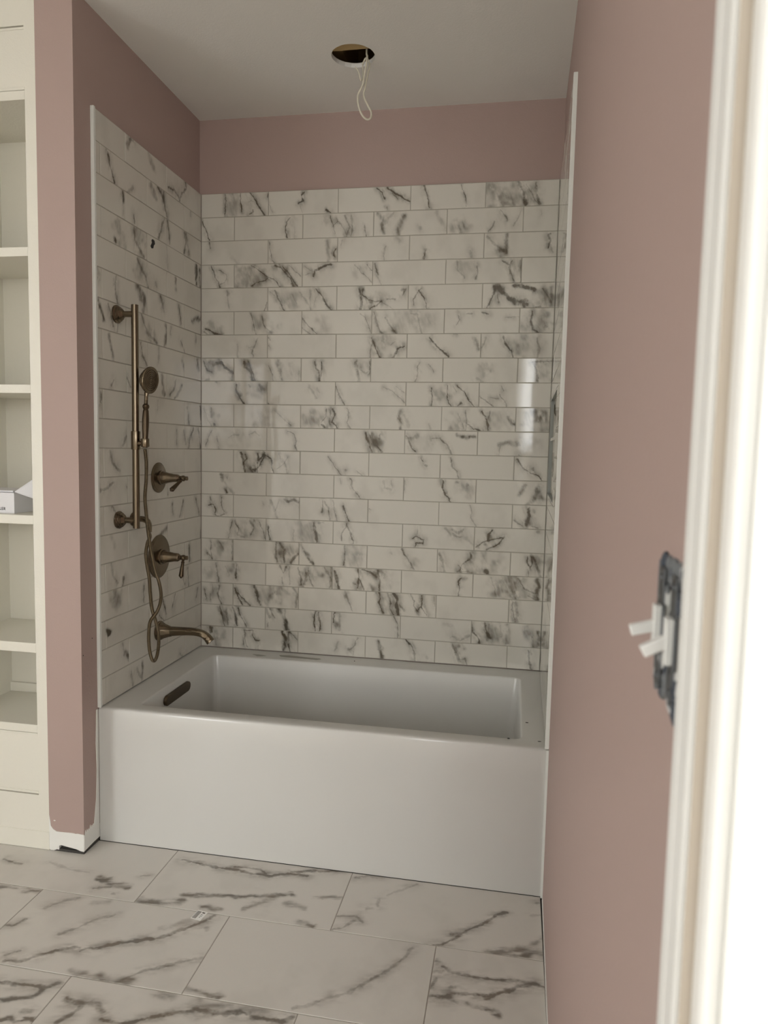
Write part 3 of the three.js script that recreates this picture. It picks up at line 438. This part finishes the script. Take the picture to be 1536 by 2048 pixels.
function windowAt(name, w, turn, place, label) {
  const o = structure(name, null, null, label, 'window'), W = w.b - w.a, H = w.y1 - w.y0; o.position.set(...place); o.rotation.y = turn;
  mesh('window_frame', merge(box(0, W, 0, 0.05, -0.04, 0.04), box(0, W, H - 0.05, H, -0.04, 0.04), box(0, 0.05, 0.05, H - 0.05, -0.04, 0.04), box(W - 0.05, W, 0.05, H - 0.05, -0.04, 0.04)), M.trim, o);
  mesh('mullion', box(W / 2 - 0.025, W / 2 + 0.025, 0.05, H - 0.05, -0.03, 0.03), M.trim, o); mesh('glazing_bar', box(0.05, W - 0.05, H / 2 - 0.015, H / 2 + 0.015, -0.02, 0.02), M.trim, o);
  for (const [a, b] of [[0.05, W / 2 - 0.025], [W / 2 + 0.025, W - 0.05]]) for (const [c, d] of [[0.05, H / 2 - 0.015], [H / 2 + 0.015, H - 0.05]]) mesh('pane', new THREE.PlaneGeometry(b - a, d - c).translate((a + b) / 2, (c + d) / 2, 0), glass, o);
}
windowAt('window_1', win1, Math.PI / 2, [-2.475, win1.y0, win1.b], 'wide white window in the left outer wall');
windowAt('window_2', win2, 0, [win2.a, win2.y0, 6.075], 'tall white window behind the camera');
const fence = structure('wall_garden', null, null, 'weathered board fence outside the tall window', 'fence');
for (let k = 0; k < 34; k++) mesh('board', rbox(-0.6 + k * 0.16, -0.455 + k * 0.16, -0.4, 1.66 + 0.02 * rnd(), 8.5, 8.522, 0.003), M.mdf, fence);
for (let k = 0; k < 4; k++) mesh('post', box(-0.5 + k * 1.75, -0.4 + k * 1.75, -0.4, 1.6, 8.522, 8.62), M.mdf, fence);
structure('ground', box(-30, 30, -0.6, -0.4, -30, 30), M.paving, 'pale paving outside the windows', 'paving');

// ---------- bathtub ----------
{
  const t = thing('bathtub', 'white alcove bathtub with flat apron under the marble-look tiles', 'bathtub');
  const X0 = -0.0105, X1 = 1.5165, Z0 = 0.0005, Z1 = 0.813, K = 8;
  const ring = (x0, x1, z0, z1, r, y) => { const o = []; for (const [cx, cz, a0] of [[x1 - r, z1 - r, 0], [x0 + r, z1 - r, 1], [x0 + r, z0 + r, 2], [x1 - r, z0 + r, 3]]) for (let k = 0; k <= K; k++) { const a = (a0 + k / K) * Math.PI / 2; o.push([cx + r * Math.cos(a), y, cz + r * Math.sin(a)]); } return o; };
  const R = [ring(X0, X1, Z0, Z1, 0.003, 0.002)], e = 0.012, O = [0.11, 1.432, 0.108, 0.744];
  R.push(ring(X0, X1, Z0, Z1, 0.003, 0.20), ring(X0, X1, Z0, Z1, 0.003, 0.40));
  for (let k = 0; k <= 6; k++) { const a = k / 6 * Math.PI / 2, q = e * (1 - Math.cos(a)), s = e * (1 - Math.sin(a)); R.push(ring(X0, X1, Z0, Z1 - q, 0.003, RIM + 0.002 - s)); }
  R.push(ring(0.03, 1.48, 0.03, 0.785, 0.012, RIM));
  const f = 0.009; for (let k = 0; k <= 5; k++) { const a = k / 5 * Math.PI / 2, q = f * (1 - Math.sin(a)), s = f * (1 - Math.cos(a)); R.push(ring(O[0] - q, O[1] + q, O[2] - q, O[3] + q, 0.022 + q, RIM - s)); }
  R.push(ring(0.116, 1.427, 0.116, 0.737, 0.028, 0.36), ring(0.124, 1.419, 0.128, 0.726, 0.035, 0.22), ring(0.134, 1.408, 0.14, 0.714, 0.045, 0.13), ring(0.16, 1.38, 0.165, 0.69, 0.05, 0.098), ring(0.21, 1.33, 0.22, 0.635, 0.06, 0.086), ring(0.5, 0.9, 0.40, 0.45, 0.02, 0.084));
  const P = [], I = [], n = 4 * (K + 1); R.forEach((r) => r.forEach((q) => P.push(...q)));
  for (let i = 0; i + 1 < R.length; i++) for (let j = 0; j < n; j++) { const a = i * n + j, b = i * n + (j + 1) % n; I.push(a, a + n, b, b, a + n, b + n); }
  const last = (R.length - 1) * n; for (let j = 1; j + 1 < n; j++) I.push(last, last + j + 1, last + j);
  let g = new THREE.BufferGeometry(); g.setAttribute('position', new THREE.Float32BufferAttribute(P, 3)); g.setIndex(I); g = toCreasedNormals(g, 0.5);
  mesh('shell', metreUV(g), M.tub, t);
  const pill = new THREE.Shape(); pill.absarc(0.085, 0, 0.0175, -Math.PI / 2, Math.PI / 2); pill.absarc(-0.085, 0, 0.0175, Math.PI / 2, 3 * Math.PI / 2);
  mesh('overflow_cover', new THREE.ExtrudeGeometry(pill, { depth: 0.008, bevelEnabled: true, bevelSize: 0.0025, bevelThickness: 0.0025, bevelSegments: 3, curveSegments: 20 }).rotateY(Math.PI / 2).rotateZ(-0.06).translate(0.114, 0.431, 0.475), M.bronzeDark, t).userData.label = 'brushed bronze overflow cover';
  mesh('drain', new THREE.CylinderGeometry(0.035, 0.035, 0.008, 32).translate(0.28, 0.090, 0.43), M.bronzeDark, t);
  const strip = (pts, y) => plate(pts.map(([x, z]) => [x, -z]), [], 0.0006).rotateX(-Math.PI / 2).translate(0, y, 0);
  mesh('film_strip', strip([[0.388, 0.045], [0.43, 0.038], [0.50, 0.046], [0.575, 0.050], [0.582, 0.058], [0.566, 0.072], [0.52, 0.069], [0.45, 0.067], [0.40, 0.064]], RIM + 0.0004), M.film, t).userData.label = 'torn strip of grey protective film';
  mesh('film_strip', strip([[0.27, 0.062], [0.30, 0.058], [0.335, 0.067], [0.32, 0.078], [0.30, 0.084], [0.288, 0.074]], RIM + 0.0004), M.film, t);
  mesh('chip', new THREE.SphereGeometry(0.0035, 8, 6).scale(1.6, 0.4, 0.8).translate(1.455, RIM + 0.001, 0.60), M.subfloor, t);
  mesh('chip', new THREE.SphereGeometry(0.003, 8, 6).scale(2, 0.4, 0.8).translate(1.492, RIM + 0.001, 0.755), M.subfloor, t);
  mesh('chip', new THREE.SphereGeometry(0.003, 8, 6).scale(1.5, 0.5, 1).translate(1.395, RIM + 0.001, 0.752), M.subfloor, t);
  mesh('chip', new THREE.SphereGeometry(0.0025, 8, 6).scale(1, 0.6, 1).translate(0.73, RIM + 0.001, 0.05), M.subfloor, t);
}

// ---------- brass-bronze shower fittings on the left tiles ----------
const outward = (g) => g.rotateZ(-Math.PI / 2);    // a lathe turned to stand out from the left wall
{
  const t = thing('shower_slide_bar', 'tall brushed bronze shower slide bar on two wall posts', 'slide bar', [0, 1.10, 0.69]);
  mesh('bar', merge(new THREE.CylinderGeometry(0.0122, 0.0122, 0.776, 28, 1).translate(0.07, 0.388, 0)), M.bronze, t);
  for (const y of [0.745, 0.027]) {
    mesh('flange', outward(lathe([[0.0005, 0.0005], [0.031, 0.0005], [0.031, 0.006], [0.028, 0.009], [0.026, 0.010], [0.026, 0.014], [0.0225, 0.017], [0.0205, 0.018], [0.0205, 0.021], [0.0135, 0.027], [0.0115, 0.03], [0.0005, 0.03]])).translate(0, y, 0), M.bronze, t);
    mesh('post', outward(new THREE.CylinderGeometry(0.0105, 0.0105, 0.05, 24)).translate(0.05, y, 0), M.bronze, t);
  }
  mesh('slider', merge(lathe([[0.0123, -0.032], [0.0155, -0.032], [0.016, -0.03], [0.016, 0.03], [0.0155, 0.032], [0.0123, 0.032]]).translate(0.07, 0.31, 0), outward(new THREE.CylinderGeometry(0.008, 0.008, 0.03, 18)).translate(0.09, 0.30, 0.003)), M.bronze, t);
  mesh('cradle', lathe([[0.0095, -0.014], [0.0135, -0.014], [0.0145, -0.011], [0.0145, 0.012], [0.0135, 0.015], [0.0095, 0.015]], 28).rotateX(0.05).translate(0.107, 0.302, 0.003), M.bronze, t);
}
{
  const t = thing('hand_shower', 'bronze hand shower with round spray head hung in the slide bar cradle', 'hand shower', [0.107, 1.385, 0.693]);
  mesh('handle', lathe([[0.0005, 0], [0.0082, 0], [0.0085, 0.02], [0.0095, 0.035], [0.0115, 0.075], [0.0118, 0.10], [0.010, 0.128], [0.0078, 0.134], [0.0105, 0.138], [0.0118, 0.143], [0.0105, 0.149], [0.0065, 0.153], [0.006, 0.166], [0.0005, 0.168]], 28).rotateX(-0.05), M.bronzeDark, t);
  const head = mesh('spray_head', lathe([[0.0005, -0.024], [0.014, -0.0235], [0.026, -0.019], [0.0375, -0.008], [0.0435, 0.0], [0.0465, 0.003], [0.0475, 0.007], [0.0465, 0.011], [0.043, 0.0125], [0.041, 0.0115], [0.0005, 0.0115]], 48), M.bronze, t);
  head.position.set(0.004, 0.236, -0.018); head.quaternion.setFromUnitVectors(new THREE.Vector3(0, 1, 0), new THREE.Vector3(0.985, -0.13, 0.10).normalize());
  mesh('neck', sweep([[0, 0.163, -0.008], [0, 0.182, -0.011], [0.0, 0.2, -0.016]], [0.006, 0.0065, 0.010], 16, 16), M.bronze, t);
  const rings = []; for (const r of [0.008, 0.015, 0.022, 0.029, 0.036]) rings.push(new THREE.TorusGeometry(r, 0.0014, 6, 36).rotateX(Math.PI / 2).translate(0, 0.0118, 0));
  mesh('nozzle_ring', merge(...rings), M.bronzeDark, head);
}
const ridged = texture(16, 16, (d) => { for (let y = 0; y < 16; y++) for (let x = 0; x < 16; x++) { const i = (y * 16 + x) * 4; d[i] = d[i + 1] = d[i + 2] = 127 + 127 * Math.sin(x / 16 * Math.PI * 2); d[i + 3] = 255; } });
ridged.repeat.set(420, 1);
{
  const down = [[1.38, .69], [1.33, .682], [1.271, 0.671], [1.21, 0.669], [1.162, 0.663], [1.088, 0.649], [1.007, 0.626], [0.941, 0.602], [0.885, 0.569], [0.835, 0.554], [0.799, 0.565], [0.775, 0.591], [0.747, 0.617], [0.699, 0.63], [0.648, 0.626], [0.605, 0.61], [0.59, 0.589], [0.606, 0.567], [0.65, 0.554], [0.69, 0.558], [0.742, 0.579], [0.79, 0.604], [0.847, 0.616], [0.907, 0.623], [0.959, 0.639], [1.002, 0.647], [1.041, 0.634], [1.06, 0.615]];
  const pts = down.map(([y, z], i) => [i < 2 ? 0.107 : 0.085 + (i < 12 ? 0.009 : -0.004), y, z + (i < 12 ? 0.003 : -0.002)]); pts[2][0] = 0.1; pts.push([0.064, 1.076, 0.592]);
  const m = new THREE.Mesh(tube(pts, 0.0062, 420, 12), new THREE.MeshStandardMaterial({ color: new THREE.Color().setRGB(0.22, 0.175, 0.115), metalness: 1, roughness: 0.32, bumpMap: ridged, bumpScale: 0.0012 }));
  m.name = 'shower_hose'; m.castShadow = m.receiveShadow = true; m.userData = { label: 'ribbed bronze shower hose hanging in a twisted loop', category: 'hose' }; scene.add(m);
}
{
  const t = thing('supply_elbow', 'bent bronze hose outlet on the wall behind the slide bar foot', 'elbow', [0, 1.12, 0.588]);
  mesh('flange', outward(lathe([[0.0005, 0.0005], [0.026, 0.0005], [0.026, 0.005], [0.021, 0.010], [0.0125, 0.016], [0.0005, 0.016]])), M.bronze, t);
  mesh('bend', sweep([[0.012, 0, 0], [0.035, 0.002, 0], [0.055, -0.004, 0.001], [0.0635, -0.018, 0.002], [0.065, -0.045, 0.003]], [0.011, 0.011, 0.011, 0.0105, 0.0095], 40, 18), M.bronze, t);
}
function valve(y, R, label, size, lever) {
  const t = thing('valve_trim', label, 'tap', [0, y, 0.395]);
  mesh('escutcheon', outward(lathe([[0.0005, 0.0005], [R, 0.0005], [R, 0.003], [R - 0.004, 0.006], [R - 0.007, 0.0062], [R - 0.009, 0.008], [R * 0.52, 0.011], [R * 0.42, 0.012], [0.0005, 0.012]], 56)), M.bronze, t);
  const s = size; mesh('bell', outward(lathe([[0.0005, 0.01], [0.031 * s, 0.01], [0.031 * s, 0.016], [0.027 * s, 0.02], [0.026 * s, 0.032], [0.0215 * s, 0.045], [0.0175 * s, 0.066], [0.0165 * s, 0.082], [0.013 * s, 0.088], [0.0095, 0.090], [0.0095, 0.094], [0.0005, 0.094]])), M.bronze, t);
  mesh('hub', outward(lathe([[0.0005, 0.088], [0.0075, 0.09], [0.0065, 0.095], [0.0105, 0.099], [0.0118, 0.105], [0.0105, 0.111], [0.0075, 0.113], [0.0085, 0.117], [0.008, 0.123], [0.0005, 0.126]], 28)), M.bronze, t);
  const l = mesh('lever', lathe([[0.0005, 0.004], [0.0048, 0.004], [0.0045, 0.014], [0.007, 0.018], [0.0055, 0.022], [0.0068, 0.038], [0.0092, 0.068], [0.0096, 0.074], [0.0005, 0.084]], 24), M.bronzeDark, t);
  l.position.set(0.105, 0, 0); l.quaternion.setFromUnitVectors(new THREE.Vector3(0, 1, 0), new THREE.Vector3(...lever).normalize());
}
valve(1.267, 0.06, 'smaller upper bronze valve with lever turned aside', 0.9, [-0.25, -0.55, 0.75]);
valve(0.953, 0.087, 'larger lower bronze valve with lever hanging straight down', 1, [-0.1, -1, 0.06]);
{
  const t = thing('tub_spout', 'long curved bronze tub spout above the tub rim', 'spout', [0, 0.652, 0.396]);
  mesh('flange', outward(lathe([[0.0005, 0.0005], [0.040, 0.0005], [0.040, 0.005], [0.036, 0.009], [0.036, 0.012], [0.030, 0.022], [0.0235, 0.04], [0.0195, 0.055], [0.0005, 0.055]], 44)), M.bronze, t);
  mesh('spout_tube', sweep([[0.04, 0, 0], [0.09, 0.004, 0], [0.14, 0.006, 0], [0.178, 0.002, 0], [0.204, -0.011, 0], [0.221, -0.031, 0]], [0.0205, 0.018, 0.0165, 0.0155, 0.015, 0.0172], 60, 24), M.bronze, t);
}

// ---------- built-in cabinet ----------
{
  const t = thing('built_in_cabinet', 'cream built-in shelf cabinet beside the pink post', 'cabinet', [-0.142, 0, FRONT]);
  const L = -0.40, B = -0.293, add = (name, g, m = M.cream) => mesh(name, g, m, t);
  add('stile', box(-0.038, 0, 0.062, CEIL, -0.02, 0)); add('stile', box(L, L + 0.04, 0.062, CEIL, -0.02, 0));
  add('side_panel', box(-0.018, 0, 0.0, CEIL, B, -0.02)); add('side_panel', box(L, L + 0.042, 0.0, CEIL, B, -0.02)); add('back_panel', box(L, 0, 0, CEIL, B - 0.012, B));
  const rails = [[2.694, CEIL], [0.062, 0.192]]; for (const [a, b] of rails) add('rail', box(L + 0.04, -0.038, a, b, -0.02, 0));
  for (const [a, b] of [[2.472, 2.50], [1.991, 2.02], [1.555, 1.583], [1.124, 1.154], [0.689, 0.722], [0.411, 0.439]]) add('shelf', rbox(L + 0.04, -0.0385, a, b, B, -0.0002, 0.0012));
  for (const [a, b] of [[2.50, 2.694], [0.192, 0.411]]) { // inset door panel, set back behind a narrow open joint
    const x0 = L + 0.04, x1 = -0.038, p = add('door_panel', rbox(x0 + 0.0025, x1 - 0.0025, a + 0.0025, b - 0.0025, -0.024, -0.0055, 0.0012));
    for (const [c, d] of [[a + 0.0025, a + 0.012], [b - 0.010, b - 0.0025]]) mesh('panel_ledge', rbox(x0 + 0.0025, x1 - 0.0025, c, d, -0.0056, -0.003, 0.001), M.cream, p);
  }
  add('plinth', rbox(L, 0, 0.001, 0.064, -0.02, 0.0022, 0.001)); add('back_trim', rbox(L + 0.042, -0.02, 0.439, 0.475, B, B + 0.012, 0.003));
}
{
  const t = thing('cardboard_box', 'small white cardboard box with open flap on a cabinet shelf', 'box', [-0.276, 1.154, 0.87]);
  mesh('body', merge(box(-0.17, 0, 0.0005, 0.07, -0.0015, 0), box(-0.17, 0, 0.0005, 0.07, -0.15, -0.1485), box(-0.0015, 0, 0.0005, 0.07, -0.1485, -0.0015), box(-0.17, -0.1685, 0.0005, 0.07, -0.1485, -0.0015), box(-0.1685, -0.0015, 0.0005, 0.002, -0.1485, -0.0015)), M.card, t);
  mesh('lid', box(-0.17, -0.012, 0.0705, 0.0765, -0.15, -0.012), M.card, t);
  const fold = (a, b, c, d) => { const g = new THREE.BufferGeometry(), n = new THREE.Vector3().subVectors(new THREE.Vector3(...b), new THREE.Vector3(...a)).cross(new THREE.Vector3().subVectors(new THREE.Vector3(...d), new THREE.Vector3(...a))).normalize().multiplyScalar(0.0007), q = [a, b, c, d], F = q.map((p) => [p[0] + n.x, p[1] + n.y, p[2] + n.z]), K = q.map((p) => [p[0] - n.x, p[1] - n.y, p[2] - n.z]), P = []; const quad = (p, r, s, u) => P.push(...p, ...r, ...s, ...p, ...s, ...u); quad(...F); quad(K[3], K[2], K[1], K[0]); for (let k = 0; k < 4; k++) quad(K[k], K[(k + 1) % 4], F[(k + 1) % 4], F[k]); g.setAttribute('position', new THREE.Float32BufferAttribute(P, 3)); g.computeVertexNormals(); return metreUV(g); };
  mesh('flap', fold([0.001, 0.073, 0.0], [0.085, 0.046, -0.012], [0.10, 0.09, -0.05], [0.052, 0.117, -0.03]), M.card, t).userData.label = 'flap standing open to the right';
  const font = await new FontLoader().loadAsync('fonts/droid/droid_sans_bold.typeface.json');
  mesh('lettering', new TextGeometry('LER', { font, size: 0.0098, depth: 0.0003, curveSegments: 4 }).translate(-0.0568, 0.0105, 0.0), M.ink, t).userData.label = 'black letters LER';
}

// ---------- ceiling cable, switches, floor label ----------
{
  const c = [[0.806, 2.94, 0.36], [0.806, 2.815, 0.385], [0.809, 2.795, 0.388], [0.806, 2.762, 0.39], [0.8, 2.729, 0.39], [0.794, 2.696, 0.39], [0.78, 2.668, 0.391], [0.778, 2.646, 0.392], [0.782, 2.623, 0.392], [0.791, 2.6, 0.391], [0.803, 2.584, 0.39], [0.815, 2.578, 0.388], [0.826, 2.585, 0.386], [0.826, 2.605, 0.384], [0.814, 2.628, 0.383], [0.802, 2.651, 0.382], [0.797, 2.671, 0.381], [0.801, 2.689, 0.380], [0.808, 2.729, 0.379], [0.815, 2.762, 0.377], [0.812, 2.785, 0.374], [0.800, 2.797, 0.372], [0.789, 2.775, 0.374], [0.792, 2.735, 0.377], [0.787, 2.715, 0.384], [0.779, 2.742, 0.392], [0.768, 2.757, 0.398]];
  const t = thing('electrical_cable', 'looped white electrical cable hanging from the ceiling hole', 'cable');
  mesh('sheath', tube(c.slice(0, 23), 0.0034, 200, 10), M.cable, t);
  mesh('cable_end', tube(c.slice(22), 0.0022, 60, 8), M.cable, t).userData.label = 'thin loose end of the cable';
}
{ // two bare toggle switches without a cover plate, in a roughly cut and plastered box
  const frame = new THREE.Group(); frame.position.set(WIDE, 0, 0); frame.rotation.y = SLANT; frame.updateMatrixWorld();
  const put = (o, x, y, z) => { o.position.set(x, y, z).applyMatrix4(frame.matrixWorld); o.rotation.y = SLANT; };
  const { z0, z1, y0, y1 } = swBox, zc = (z0 + z1) / 2, yc = (y0 + y1) / 2;
  const b = thing('switch_box', 'dark wall box with ragged plaster rim beside the door frame', 'wall box'); put(b, 0.011, yc, zc);
  const hw = (z1 - z0) / 2 - 0.0005, hh = (y1 - y0) / 2 - 0.0005;
  mesh('box_shell', merge(box(0.055, 0.057, -hh, hh, -hw, hw), box(0, 0.055, -hh, -hh + 0.002, -hw, hw), box(0, 0.055, hh - 0.002, hh, -hw, hw), box(0, 0.055, -hh, hh, -hw, -hw + 0.002), box(0, 0.055, -hh, hh, hw - 0.002, hw)), M.darkBox, b);
  const outline = []; for (let k = 0; k < 90; k++) { const a = k / 90 * Math.PI * 2, ca = Math.cos(a), sa = Math.sin(a), s = 1 / Math.max(Math.abs(ca) / (hw + 0.001), Math.abs(sa) / (hh + 0.006)), j = 1 + (Math.abs(sa) > 0.75 ? 0.22 : 0.04) * (noise(k * 0.7, 1, 33) - 0.3); outline.push([ca * s * j, sa * s * j]); }
  const hole = []; for (let k = 0; k < 60; k++) { const a = -k / 60 * Math.PI * 2, ca = Math.cos(a), sa = Math.sin(a), s = 1 / Math.max(Math.abs(ca) / (hw - 0.006), Math.abs(sa) / (hh - 0.004)), j = 1 - 0.1 * noise(k * 0.8, 4, 35); hole.push([ca * s * j, sa * s * j]); }
  mesh('plaster_rim', plate(outline, [hole], 0.0016, 0.0008).rotateY(-Math.PI / 2), M.mud, b).userData.label = 'ragged grey plaster round the box';
  const crumbs = []; for (let k = 0; k < 46; k++) { const top = k % 2 ? 1 : -1, y = top * (hh * (0.55 + 0.65 * rnd())), z = (rnd() - 0.5) * 2 * hw * 0.95, r = 0.002 + 0.0038 * rnd(); crumbs.push(new THREE.IcosahedronGeometry(r, 1).scale(0.6, 1.8, 0.9).rotateX(rnd() - 0.5).translate(-0.0018, y, z)); }
  const pick = (m) => merge(...crumbs.filter((g, k) => k % 3 === m)); mesh('dark_crumbs', pick(1), M.darkBox, b).userData = { kind: 'stuff', label: 'dark lumps of plaster' }; mesh('pale_crumbs', pick(2), M.gypsum, b).userData = { kind: 'stuff', label: 'pale lumps of plaster' };
  const cr = mesh('plaster_crumbs', pick(0), M.mud, b); cr.userData = { kind: 'stuff', label: 'lumps of grey plaster' };
  const labels = ['bare white toggle switch farther from the door frame', 'bare white toggle switch right against the door frame'];
  [-0.023, 0.023].forEach((dz, k) => {
    const s = thing('light_switch', labels[k], 'switch', [0, 0, 0], 'pair of toggle switches'); put(s, 0.009, yc, zc + dz);
    mesh('yoke', merge(rbox(-0.0028, -0.0013, -0.046, -0.019, -0.0095, 0.0095, 0.0006), rbox(-0.0028, -0.0013, 0.019, 0.046, -0.0095, 0.0095, 0.0006), rbox(-0.0028, -0.0013, -0.019, 0.019, -0.013, 0.013, 0.0006)), M.steel, s);
    for (const y of [-0.038, 0.038]) mesh('screw', new THREE.SphereGeometry(0.0032, 12, 8).scale(0.5, 1, 1).translate(-0.0028, y, 0), M.steel, s);
    mesh('housing', merge(box(-0.0012, 0.022, -0.03, 0.03, -0.011, 0.011)), M.plastic, s);
    mesh('collar', rbox(-0.0075, -0.0013, -0.0165, 0.0165, -0.0055, 0.0055, 0.001), M.plastic, s);
    const lever = mesh('toggle', rbox(-0.0205, 0, -0.0042, 0.0042, -0.0042, 0.0042, 0.0014), M.plastic, s); lever.position.set(-0.004, 0.001, 0); lever.rotation.z = k ? 0.50 : 0.28;
  });
}
{
  const t = thing('paper_label', 'small printed paper label lying on a floor tile', 'label', [0.506, 0.0004, 1.123]); t.rotation.y = -0.16;
  mesh('sheet', box(-0.017, 0.017, 0, 0.0004, -0.021, 0.021), M.paper, t);
  const ink = std(0.10, 0.095, 0.085, 0.8), bars = []; let x = -0.015; while (x < -0.001) { const w = 0.0006 + 0.0016 * rnd(); bars.push(box(x, x + w, 0.0004, 0.0005, -0.017, 0.017)); x += w + 0.0006 + 0.0014 * rnd(); }
  mesh('barcode', merge(...bars), ink, t); mesh('print', merge(box(0.002, 0.011, 0.0004, 0.0005, -0.016, -0.011), box(0.003, 0.009, 0.0004, 0.0005, -0.005, -0.003), box(0.003, 0.010, 0.0004, 0.0005, 0.001, 0.003), box(0.004, 0.008, 0.0004, 0.0005, 0.007, 0.009)), ink, t);
}
renderer.render(scene, camera);
